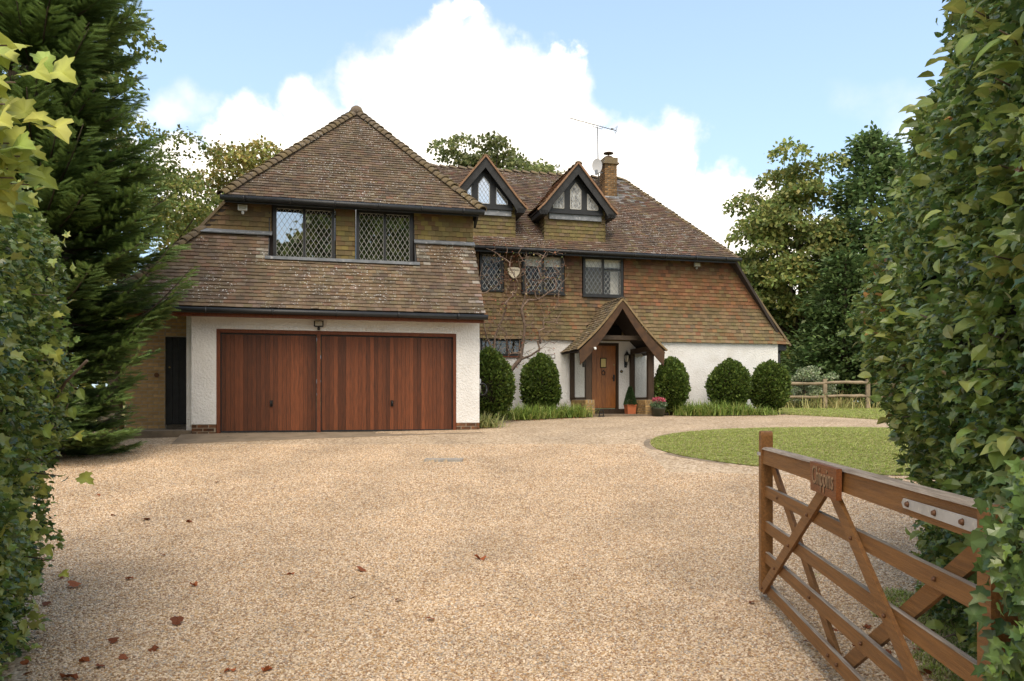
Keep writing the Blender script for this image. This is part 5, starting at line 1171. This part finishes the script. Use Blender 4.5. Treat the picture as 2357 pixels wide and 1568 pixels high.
# ------------------------------------------------------------------ clipped yews, grasses, pots, climber
def yew(u, v, w, h, label, seed):
    rs = np.random.default_rng(seed); p0 = W(u, v); g = G(p0.y); t = empty('clipped_yew', (p0.x, p0.y, g), label, 'topiary', 'clipped yew domes along the front wall'); n = 11000
    th = rs.uniform(0, 2*math.pi, n); zz = rs.random(n) ** .85; r0 = np.interp(zz, [0, .1, .28, .45, .65, .8, .92, 1.], [.30, .60, .92, 1.0, .93, .74, .45, .0]) * w / 2
    p = np.stack([r0*np.cos(th), r0*np.sin(th), .10 + zz*(h-.10)], 1); nr = np.stack([np.cos(th), np.sin(th), np.interp(zz, [0,.5,.9,1], [-.3,.1,.9,3])], 1); nr /= np.linalg.norm(nr, axis=1, keepdims=True)
    p[:, :2] *= (1 + .07 * np.sin(th * 2 + seed * 1.9) + .05 * np.sin(th * 3 + zz * 5 + seed))[:, None]
    p += nr * (rs.normal(size=n) * .025 - rs.random(n) * .09 + nz(p + seed * 3.7, 2.4) * .07 + np.where(rs.random(n) < .03, rs.random(n) * .07, 0))[:, None]
    tpl = (np.array([(-.14,0,0),(.14,0,0),(0,1,.1),(-.5,.45,.0),(.5,.5,.0)]), np.array([(0,1,2),(0,2,3),(1,4,2)]))
    C = jitter_cols([(.055,.085,.015),(.08,.11,.02),(.038,.06,.012)], n, .35)
    v_, f, c = inst(tpl[0], tpl[1], p, rots(nr + rs.normal(size=(n,3))*.5 + np.array([0,0,.3]), nr + rs.normal(size=(n,3))*.8), .062 * rs.uniform(.6, 1.3, n), C)
    tag(np_obj('foliage', [(v_, f, c)], 'needle', t), kind='stuff')
    mb = MB(); mb.lathe((0,0,0), [(.12*w,.18*h),(.38*w,.3*h),(.42*w,.52*h),(.34*w,.75*h),(.12*w,.92*h)], 14); sub(mb, 'dark_core', 'hedge_core', t)  # near-black solid core inside the yew foliage
    mb = MB(); mb.tube([(0,0,-.1),(0.02,0,.3*h)], [.07,.06], 8); mb.tube([(.05,0,-.1),(.14,.03,.3*h)], [.05,.04], 7); sub(mb, 'trunk', 'bark', t)
def upx(x, v):
    tt = (x - CX) / FP; k = -P0.x * math.sin(ANG) + P0.y * math.cos(ANG); Y = (v + k) / (-tt * math.sin(ANG) + math.cos(ANG)); X = tt * Y
    return (X - P0.x) * math.cos(ANG) + (Y - P0.y) * math.sin(ANG), Y
for x, v, wpx, ytop, ybot, label, sd_ in ((1124, 1.9, 112, 806, 985, 'clipped yew dome half hidden by the garage corner', 1), (1243, 3.9, 95, 818, 950, 'clipped yew dome left of porch, below the climbing shrub', 2), (1544, 3.9, 83, 826, 956, 'clipped yew dome just right of the porch', 3), (1677, 3.9, 92, 830, 950, 'clipped yew dome in the middle of the right white wall', 4), (1770, 3.7, 88, 831, 957, 'clipped yew dome at right corner of the house', 5)):
    u, Y = upx(x, v); g = G(W(u, v).y); yew(u, v, wpx / FP * Y * .97, 1.6 + (HY - ytop) / FP * Y - g, label, sd_)
def blades(n, L, spread, seed, cols, wid=.012):
    rs = np.random.default_rng(seed); V, Fc, C = [], [], []
    for k in range(n):
        th = rs.uniform(0, 2*math.pi); l = L * rs.uniform(.6, 1.15); o = rs.normal(size=2) * spread * .3; lean = rs.uniform(.35, 1.25); i = len(V); c = jitter_cols(cols, 1, .25)[0]; d = np.array([math.cos(th), math.sin(th)]); s = np.array([-d[1], d[0]]) * wid
        for j, a in enumerate((0, .35, .7, 1)):
            r = l * lean * a ** 1.15 * .9; z = l * (a * 1.15 - .78 * lean * a ** 2); w = (1 - a) ** .6 if j < 3 else .05
            for sg in (-1, 1): V.append((o[0]+d[0]*r+s[0]*w*sg, o[1]+d[1]*r+s[1]*w*sg, max(z, -.02))); C.append(c)
        for j in range(3): Fc += [(i+2*j, i+2*j+1, i+2*j+3, i+2*j+2)]
    return np.array(V), np.array(Fc), np.array(C)
GRC = [(.13,.19,.04),(.18,.23,.05),(.23,.25,.075),(.11,.16,.035)]
k = 0
for x, v, h, lab in ((1195,2.9,.42,'leftmost green grass tuft in bed beside the garage yew'),(1228,3.1,.45,'green grass tuft in front of the second yew dome'),(1262,3.3,.42,'green grass tuft right of the second yew dome'),(1300,3.45,.42,'green grass tuft left of the porch wall'),(1328,3.5,.40,'small grass tuft touching the left porch wall'),
        (1110,.55,.36,'small pale grass tuft at the foot of the garage corner'),(1580,3.6,.45,'arching grass tuft between the porch yew and the middle yew'),(1612,3.5,.46,'arching grass tuft left of the middle yew dome'),(1645,3.45,.46,'arching grass tuft in front of the middle yew dome'),(1680,3.45,.44,'arching grass tuft below the middle yew trunk'),(1710,3.45,.42,'arching grass tuft right of the middle yew dome'),(1755,3.3,.26,'sparse dry grass tuft before the corner yew')):
    u, Y = upx(x, v); p = W(u, v); t = empty('grass_clump', (p.x, p.y, G(p.y) + .02), lab, 'grass', 'ornamental grasses along the house'); k += 1
    V, Fc, C = blades(360, h * 1.2, .62, k, GRC if k != 6 else [(.25,.24,.10),(.18,.2,.07)], .013); me = np_mesh('blades', V, Fc, C); tag(link('blades', me, t, 'blade'), kind='stuff')
# pots
def pot_conifer():
    p = W(8.95, 4.35); t = empty('conifer_pot', (p.x, p.y, 1.24), 'square terracotta pot with cone-shaped conifer beside the door', 'potted plant', rz=ANG)
    mb = MB(); mb.hexa([(-.12,-.12,0),(.12,-.12,0),(.12,.12,0),(-.12,.12,0),(-.14,-.14,.24),(.14,-.14,.24),(.14,.14,.24),(-.14,.14,.24)]); mb.box(-.15, .15, -.15, .15, .241, .28); sub(mb, 'pot', 'terracotta', t)
    n = 3500; th = rng.uniform(0, 6.28, n); zz = rng.random(n); r = (1 - zz) ** .8 * .16 + .015; pp = np.stack([r*np.cos(th), r*np.sin(th), .27 + zz*.52], 1); nr = np.stack([np.cos(th), np.sin(th), np.full(n, .6)], 1)
    v_, f, c = inst(QUAD[0], QUAD[1], pp, rots(nr + rng.normal(size=(n,3))*.5, nr + rng.normal(size=(n,3))), .04, jitter_cols([(.025,.05,.018),(.04,.07,.025)], n)); tag(np_obj('foliage', [(v_, f, c)], 'needle', t), kind='stuff')
pot_conifer()
def pot_flower():
    p = W(9.42, 3.4); t = empty('flower_pot', (p.x, p.y, G(p.y) + .01), 'dark green round pot of pink flowers by right porch wall', 'potted plant')
    mb = MB(); mb.lathe((0,0,0), [(.15,0),(.20,.2),(.215,.21),(.215,.26),(.19,.255)], 16); sub(mb, 'pot', 'green_pot', t)
    n = 600; q = unit(n); pp = q * np.array([.23,.23,.10]) * (rng.random((n,1)) ** .4) + np.array([0,0,.34]); v_, f, c = inst(OVAL[0], OVAL[1], pp, rots(q + rng.normal(size=(n,3))*.5, q + np.array([0,0,1.])), .055, jitter_cols([(.06,.10,.04),(.14,.18,.11)], n)); tag(np_obj('leaves', [(v_, f, c)], 'leaf', t), kind='stuff')
    n = 150; q = unit(n); pp = q * np.array([.17,.17,.07]) * (rng.random((n,1)) ** .4) + np.array([0,0,.46]); v_, f, c = inst(OVAL[0], OVAL[1], pp, rots(q + rng.normal(size=(n,3))*.6 + np.array([0,0,.6]), unit(n)), .065, jitter_cols([(.34,.06,.09),(.38,.13,.16),(.28,.04,.06)], n)); tag(np_obj('blossoms', [(v_, f, c)], 'leaf', t), kind='stuff')
pot_flower()
def climber():
    """twigs grown by joining scattered points to the nearest earlier node; thickness from what each node carries"""
    b = W(5.35, 4.35); g = G(b.y); t = empty('climbing_shrub', (b.x, b.y, g), 'nearly bare climbing shrub spreading twigs over the tile-hung wall', 'shrub', rz=ANG); rs = random.Random(5)
    nodes = []; par = []
    def add(p, q): nodes.append(Vector(p)); par.append(q); return len(nodes) - 1
    def chain(pts, q=-1):
        for p in pts: q = add(p, q)
        return q
    chain([(-.35,-.1,0),(-.30,-.1,.5),(-.22,-.05,.95),(-.02,.0,1.35),(.25,.05,1.65)]); k0 = 2
    chain([(-.40,.0,1.35),(-.52,.05,1.8),(-.48,.1,2.3),(-.25,.15,2.8),(-.12,.15,3.2)], k0); chain([(-.75,.05,2.3),(-.85,.1,2.9),(-.95,.1,3.5),(-.90,.1,4.1)], 6)
    chain([(.55,.1,1.75),(.85,.1,1.95),(1.15,.1,2.2)], 4); chain([(.35,.1,2.1),(.40,.1,2.6),(.30,.12,3.1),(.45,.12,3.6),(.40,.1,4.2)], 4)
    pts = []
    while len(pts) < 780:
        x, z = rs.uniform(-1.05, 2.15), rs.uniform(1.45, 5.05)
        cx = .1 + (z - 1.4) * .12; w = 1.25 - .1 * abs(z - 3.2)
        if abs(x - cx) < w * (1.15 if rs.random() < .25 else .95) and not (x > 1.45 and z < 2.0): pts.append(Vector((x, rs.uniform(-.15, .42), z)))
    nt = len(nodes); root = nodes[4]; pts.sort(key=lambda p: (p - root).length * rs.uniform(.75, 1.25))
    for p in pts:
        best = min(range(len(nodes)), key=lambda i: (nodes[i] - p).length + (0 if nodes[i].z < p.z + .1 else .25) if i > 1 else 99); q = nodes[best]; L = (p - q).length
        if L > .28:
            m = q.lerp(p, .5) + Vector((rs.gauss(0,.05), rs.gauss(0,.02), rs.gauss(.03,.05))) * (L / .4); best = add(m, best)
        add(p, best)
    load = [1.] * len(nodes)
    for i in range(len(nodes) - 1, 0, -1):
        if par[i] >= 0: load[par[i]] += load[i]
    rad = [max(.0055, .0022 * l ** .52) for l in load]; stem, mb = MB(), MB(); kids = set(par)
    for i in range(1, len(nodes)):
        if par[i] < 0: continue
        (stem if i < nt else mb).tube([tuple(nodes[par[i]]), tuple(nodes[i])], [min(rad[par[i]], rad[i] * 1.35), rad[i]], 6 if i < nt else 4, cap=False)
    sub(stem, 'stem', 'twig', t); tag(sub(mb, 'twigs', 'twig_pale', t), kind='stuff')
    tp = np.array([tuple(nodes[i]) for i in range(nt, len(nodes)) if i not in kids]); tp = np.concatenate([tp, tp[rng.random(len(tp)) < .5]]); n = len(tp)
    v_, f, c = inst(QUAD[0], QUAD[1], tp + rng.normal(size=(n,3))*.05, rots(unit(n), unit(n)), rng.uniform(.035,.08,n), jitter_cols([(.22,.17,.06),(.24,.09,.05),(.11,.12,.035),(.19,.07,.04),(.28,.22,.12)], n)); tag(np_obj('leaves', [(v_, f, c)], 'leaf', t), kind='stuff')
climber()

# ------------------------------------------------------------------ rail fence beyond the house
def fence():
    p0 = px_ground(1898, 943); Y = p0.y; t = empty('rail_fence', tuple(p0), 'weathered cleft-oak post and rail fence beyond the house corner', 'fence'); h = (943 - 872) / FP * Y
    ps = []
    for x, yb in ((1795, 944), (1898, 943), (1997, 941), (2110, 939), (2240, 937)):
        X = (x - CX) / FP * (Y + (x - 1898) * -.001); ps.append(Vector((X - p0.x, (x - 1898) * -.001, 0)))
    for i, q in enumerate(ps):
        mb = MB(); w = .075; mb.hexa([(q.x-w,q.y-w*.8,-.3),(q.x+w,q.y-w*.8,-.3),(q.x+w,q.y+w*.8,-.3),(q.x-w,q.y+w*.8,-.3),(q.x-w*.95,q.y-w*.7,h-.02),(q.x+w*.9,q.y-w*.7,h+.01),(q.x+w*.9,q.y+w*.7,h),(q.x-w*.95,q.y+w*.7,h-.03)]); sub(mb, 'post', 'fence_wood', t)
    for i in range(len(ps) - 1):
        for zf in (.86, .42):
            mb = MB(); a, b = ps[i], ps[i+1]; n = 7; pts = []
            for k in range(n): s = k / (n - 1); pts.append((a.x + (b.x-a.x)*s, a.y + (b.y-a.y)*s - .02, h*zf + random.uniform(-.012,.012) + (.03 if i % 2 else -.02) * math.sin(s*3)))
            mb.tube(pts, [.05] + [random.uniform(.055,.075) for _ in range(n-2)] + [.05], 6); sub(mb, 'rail', 'fence_wood', t)
fence()

# ------------------------------------------------------------------ five-bar gate standing open
def gate():
    E_ = Vector((2.012, 6.2, 0)); H_ = Vector((1.655, 2.66, 0)); d = H_ - E_; Lg = d.length; ang = math.atan2(d.y, d.x); z0 = G(6.2)
    t = empty('field_gate', (E_.x, E_.y, z0), 'brown wooden field gate standing open, with carved name board', 'gate', rz=ang); Z = lambda z: z - z0
    def P(name, mat, f): mb = MB(); f(mb); return mb.build(name, mat, t)
    def bev(mb, x0, x1, y0, y1, a, b, r=.008): mb.hexa([(x0,y0,Z(a)),(x1,y0,Z(a)),(x1,y1,Z(a)),(x0,y1,Z(a)),(x0,y0+r,Z(b)),(x1,y0+r,Z(b)),(x1,y1-r,Z(b)),(x0,y1-r,Z(b))])
    def endpost(mb):
        pr = []
        for k in range(7): a = math.pi * k / 6; pr.append((-.04 + .0425 * 1 - .0425 * math.cos(a) * 1, -.045, Z(1.335 + .035 * math.sin(a))))
        mb.prism([(-.04,-.045,Z(.10)),(.045,-.045,Z(.10))] + list(reversed(pr)), (0, .09, 0))
    P('end_stile', 'plank_gate', endpost)
    P('top_rail', 'plank_gate', lambda mb: bev(mb, .0455, Lg, -.036, .036, 1.115, 1.226)); P('top_rail_lit_face', 'gate_lit_top', lambda mb: mb.hexa([(.03,-.041,Z(1.2265)),(Lg,-.041,Z(1.2265)),(Lg,.041,Z(1.2265)),(.03,.041,Z(1.2265)),(.06,-.028,Z(1.243)),(Lg,-.028,Z(1.243)),(Lg,.028,Z(1.243)),(.06,.028,Z(1.243))]))
    for a in (.855, .58, .338, .10): 
        P('rail', 'plank_gate', lambda mb: bev(mb, .0455, Lg - .05, -.019, .019, a, a + .079, .004)); P('rail_lit_face', 'gate_lit_top', lambda mb: mb.box(.05, Lg - .052, -.0135, .0135, Z(a + .0795), Z(a + .0815)))
    P('hinge_stile', 'plank_gate', lambda mb: mb.box(Lg - .05, Lg + .045, -.046, .046, Z(.08), Z(1.245)))
    def diag(x0, a, x1, b, y, w=.085): return lambda mb: mb.bar((x0, y, Z(a)), (x1, y, Z(b)), w, .022, (0, 1, 0))
    P('brace', 'plank_gate', diag(1.70, 1.10, .06, .13, -.0305)); P('brace', 'plank_gate', diag(1.83, 1.10, 3.48, .12, -.0305)); P('brace', 'plank_gate', diag(.12, 1.11, 1.74, .12, .0305)); P('brace', 'plank_gate', diag(3.46, 1.11, 1.84, .12, .0305))
    def bolt(x, z, y=-.02, r=.011): P('bolt', 'bolt', lambda mb: mb.tube([(x, y, Z(z)), (x, y - .012, Z(z))], [r, r * .6], 10))
    for a in (.895, .62, .377, .139):
        bolt(.06 + (a - .13) * 1.64 / .97, a, -.042); bolt(1.83 + (1.10 - a) * 1.65 / .98, a, -.042); bolt(.12 + (1.11 - a) * 1.62 / .99, a, -.02); bolt(1.84 + (a - .12) * 1.62 / .99, a, -.02)
    P('hinge_strap', 'galv', lambda mb: mb.prism([(2.86,-.037,Z(1.145)),(2.84,-.037,Z(1.165)),(2.86,-.037,Z(1.185)),(3.60,-.037,Z(1.19)),(3.60,-.037,Z(1.14))], (0,-.008,0)))
    for x in (2.91, 3.17, 3.40): bolt(x, 1.166, -.045, .014)
    P('latch', 'galv', lambda mb: (mb.box(-.055, .03, -.055, -.046, Z(1.175), Z(1.20)), mb.box(-.058, -.041, -.055, .03, Z(1.175), Z(1.20))))
    s = P('name_board', 'gate_sign', lambda mb: mb.prism([(1.54,-.044,Z(1.075)),(2.03,-.044,Z(1.07)),(2.035,-.044,Z(1.24)),(1.535,-.044,Z(1.245))], (0,-.03,0)))
    text('Chippins', .15, 'oak_dark', t, Matrix.Translation((1.79,-.0745,Z(1.163))) @ FRONT, .001, sx=.78); text('Chippins', .15, 'gate_sign_letter', t, Matrix.Translation((1.782,-.0752,Z(1.168))) @ FRONT, .001, sx=.78)  # dark offset copy paints the recess shade behind the pale letters
    # hinge post in the ivy
    g = empty('gate_post', (1.74, 2.48, G(2.4)), 'brown timber gate post almost buried in the ivy at right', 'post', rz=ang); mb = MB(); mb.box(-.08, .08, -.08, .08, -.3, 1.5); mb.hexa([(-.08,-.08,1.5),(.08,-.08,1.5),(.08,.08,1.5),(-.08,.08,1.5),(-.03,-.03,1.56),(.03,-.03,1.56),(.03,.03,1.56),(-.03,.03,1.56)]); mb.build('shaft', 'plank_gate', g); mb = MB(); mb.tube([(0,0,1.1),(.0,-.1,1.1),(0,-.1,1.25)], .015, 8); mb.build('hinge_pin', 'galv', g)
gate()

# ------------------------------------------------------------------ gravel stones, lawn blades, litter
def scatter(name, area, template, density, smin, smax, seed, flat=True):
    """instances of template over the mesh object 'area' by geometry nodes"""
    ng = bpy.data.node_groups.new(name, 'GeometryNodeTree'); ng.interface.new_socket('Geometry', in_out='INPUT', socket_type='NodeSocketGeometry'); ng.interface.new_socket('Geometry', in_out='OUTPUT', socket_type='NodeSocketGeometry')
    N = ng.nodes.new; L = ng.links.new; gi = N('NodeGroupInput'); go = N('NodeGroupOutput'); dp = N('GeometryNodeDistributePointsOnFaces'); dp.inputs['Density'].default_value = density; dp.inputs['Seed'].default_value = seed
    oi = N('GeometryNodeObjectInfo'); oi.inputs['Object'].default_value = template; ip = N('GeometryNodeInstanceOnPoints'); rv = N('FunctionNodeRandomValue'); rv.data_type = 'FLOAT_VECTOR'
    rv.inputs['Max'].default_value = (.5, .5, 6.283) if flat else (.25, .25, 6.283); rv.inputs['Min'].default_value = (-.5, -.5, 0) if flat else (-.25, -.25, 0); rs_ = N('FunctionNodeRandomValue'); rs_.data_type = 'FLOAT'
    rs_.inputs[2].default_value = smin; rs_.inputs[3].default_value = smax; rs_.inputs['Seed'].default_value = 3
    L(gi.outputs[0], dp.inputs[0]); L(dp.outputs['Points'], ip.inputs['Points']); L(oi.outputs['Geometry'], ip.inputs['Instance']); L(rv.outputs[0], ip.inputs['Rotation']); L(rs_.outputs[1], ip.inputs['Scale']); L(ip.outputs[0], go.inputs[0])
    m = area.modifiers.new('scatter', 'NODES'); m.node_group = ng
def pebble_template():
    import bmesh
    bm = bmesh.new(); bmesh.ops.create_icosphere(bm, subdivisions=1, radius=1)
    for v in bm.verts: v.co = Vector((v.co.x * 1.15, v.co.y * .85, v.co.z * .55)) * random.uniform(.82, 1.12)
    me = bpy.data.meshes.new('pebble'); bm.to_mesh(me); bm.free(); me.materials.append(MATS['pebble']); o = bpy.data.objects.new('pebble', me); col.objects.link(o)
    p = px_ground(1120, 1500, .02); o.location = p; o.scale = (.011,) * 3; return tag(o, 'one small tan pebble lying on the gravel', 'pebble')
peb = pebble_template()
def area_mesh(name, ys, xl, xr, nx, dz, mat):
    o = sheet(name, ys, xl, xr, nx, dz, mat, 'stuff'); return o
vis = lambda y: y * .62
a1 = area_mesh('gravel_stones', list(np.arange(4.0, 9.01, .25)), lambda y: max(-vis(y), -3.4 - max(0, y-3)*.9 if y < 7 else -99), lambda y: min(vis(y), drive_right(y)), 10, +.014, 'gravel_bed'); scatter('near_stones', a1, peb, 6300, .006, .0125, 1)
a2 = area_mesh('gravel_stones', list(np.arange(9.0, 15.1, .5)), lambda y: max(-vis(y), -8.8 if y < 13 else -7.6), lambda y: 2.4 if y > 11.5 else min(vis(y), 6.5), 10, +.014, 'gravel_bed'); scatter('middle_stones', a2, peb, 3600, .0065, .013, 2)
def tuft(name, n, L, cols, wid, seed):
    V, Fc, C = blades(n, L, L * 1.2, seed, cols, wid); me = np_mesh(name, V, Fc, C); me.materials.append(MATS['blade']); o = bpy.data.objects.new(name, me); col.objects.link(o); return o
LG = [(.20,.25,.05),(.26,.28,.068),(.32,.30,.11),(.15,.18,.045),(.36,.30,.15),(.32,.27,.13)]
tf = tuft('grass_tuft', 16, .05, LG, .004, 91); tf.location = px_ground(1880, 1330, .0); tag(tf, 'small green grass tuft in the gravel below the gate', 'grass')
def lawn_cover():
    me = lawn_o.data.copy(); me.materials.clear(); me.materials.append(MATS['grass_ground']); o = bpy.data.objects.new('lawn_grass', me); col.objects.link(o); o.location = (0, 0, .002); tag(o, kind='stuff'); o.modifiers.clear(); scatter('lawn_blades', o, tf, 520, .5, 1.1, 5, False)
lawn_cover()
def verge(name, ys, xl, xr, dens, seed, smin=.6, smax=1.4, mat='grass_ground'):
    o = area_mesh(name, ys, xl, xr, 6, .016, mat); scatter(name, o, tf, dens, smin, smax, seed, False); return o
verge('hedge_verge', list(np.arange(2.5, 6.5, .3)), lambda y: min(drive_right(y), 2.2 + (y - 2) * .2) - .2 + .1*math.sin(5*y), lambda y: 3.6 + (y - 2.5) * .1, 420, 8)
verge('far_verge', list(np.arange(18.5, 33, .5)), lambda y: drive_right(y) if y < 25 else 7.8, lambda y: 20, 160, 9, .9, 1.8)
# dry tall grass beyond the fence
p = Vector((11.9, 31.2, G(31.2))); t = empty('tall_grass', tuple(p), 'tall dry yellow grass behind the fence near the silvery bush', 'grass'); V, Fc, C = blades(1100, .85, 3.8, 77, [(.34,.29,.12),(.28,.26,.10),(.22,.23,.08)], .012); tag(link('blades', np_mesh('blades', V, Fc, C), t, 'blade'), kind='stuff')
# fallen leaves
DL = []
for i in range(5):
    V = MAPLE[0].copy(); V[:, 2] = .18 * np.sin(V[:, 0] * (3 + i) + i) + .25 * np.abs(V[:, 0]) * (i % 3); me = np_mesh('fallen_leaf', V, MAPLE[1]); me.materials.append(MATS['dead_leaf']); DL.append(me)
LEAVES = {(330,1195): 'rust-brown fallen leaf farthest up the drive on the left', (180,1350): 'pale curled fallen leaf beside the left hedge', (395,1435): 'large rust-brown fallen leaf left of centre, lower drive', (165,1555): 'big orange fallen leaf at the bottom left corner', (1107,1287): 'lone red-brown fallen leaf near the middle of the gravel', (835,1308): 'lone red-brown fallen leaf just left of the gravel centre',
    (270,1475): 'small rust leaf above the big orange corner leaf', (220,1533): 'small rust leaf right beside the big orange corner leaf', (530,1543): 'small leaf at bottom edge, left of a close pair', (605,1543): 'small leaf at the bottom edge, right one of a close pair', (810,1375): 'small leaf below the lone red-brown leaf left of centre', (915,1380): 'small leaf on the gravel in the lower middle, upper of two', (990,1427): 'small leaf on the gravel in the lower middle, lower of two',
    (670,1320): 'tiny rust leaf left of the lone central leaf', (450,1347): 'small curled leaf above the large leaf of the lower drive', (112,1390): 'orange leaf tucked against the foot of the left hedge', (230,1140): 'tiny brown leaf near the fir, highest beside the hedge', (370,1278): 'tiny rust leaf midway down the left side of the drive', (300,1330): 'tiny brown leaf right of the pale curled leaf', (185,1520): 'small rust leaf just above the big orange corner leaf, leftmost',
    (290,1510): 'small leaf between corner leaf and the bottom edge pair', (500,1110): 'tiny dark leaf on the gravel below the left garage door', (1735,1388): 'rust leaf lying just left of the gate foot', (350,1490): 'small leaf below the large leaf of the lower drive', (140,1330): 'small leaf at hedge foot above the pale curled leaf', (255,1185): 'tiny leaf left of the farthest rust-brown leaf', (1860,1480): 'rust leaf seen between the lower gate rails, left one', (1930,1530): 'rust leaf under the gate at the bottom, middle one', (1990,1440): 'rust leaf behind the gate under the ivy hedge', (430,1200): 'tiny leaf right of the farthest rust-brown leaf'}
spots = list(LEAVES); named = set(spots[:6])
for i, (x, y) in enumerate(spots):
    p = px_ground(x, y, .03); o = bpy.data.objects.new('fallen_leaf', DL[i % 5]); col.objects.link(o); o.location = p; o.rotation_euler = (random.uniform(-.3,.3), random.uniform(-.3,.3), random.uniform(0, 6.28)); s = .10 if (x, y) in named else .062; o.scale = (s, s * random.uniform(.6, 1), s)
    tag(o, LEAVES[(x, y)], 'leaf', 'fallen leaves on the drive')

def litter(name, quads, dens, seed):
    """brown leaf litter gathered along an edge of the gravel"""
    V, Fc = [], []
    for q in quads:
        i = len(V); V += [(p[0], p[1], G(p[1]) + .020) for p in q]; Fc.append((i, i+1, i+2, i+3))
    o = link(name, np_mesh(name, V, Fc), None, 'gravel'); tag(o, kind='stuff'); scatter(name, o, bpy.data.objects['fallen_leaf'], dens, .018, .05, seed)
def strip(us, f, w): return [[tuple(W(a, f(a)))[:2], tuple(W(b, f(b)))[:2], tuple(W(b, f(b) + w))[:2], tuple(W(a, f(a) + w))[:2]] for a, b in zip(us, us[1:])]
litter('leaf_litter', strip([3.7 + .4 * k for k in range(10)], lambda u: 1.75 + (u - 3.7) * .42, .75), 90, 4)
litter('leaf_litter', [[(-3.0 - .3 * k, 4.2 + .5 * k), (-2.55 - .33 * k, 4.2 + .5 * k), (-2.85 - .33 * k, 4.7 + .5 * k), (-3.3 - .3 * k, 4.7 + .5 * k)] for k in range(8)], 60, 5)
litter('leaf_litter', [[(2.1, 4.0), (2.75, 4.0), (3.0, 5.8), (2.3, 5.8)]], 70, 6)
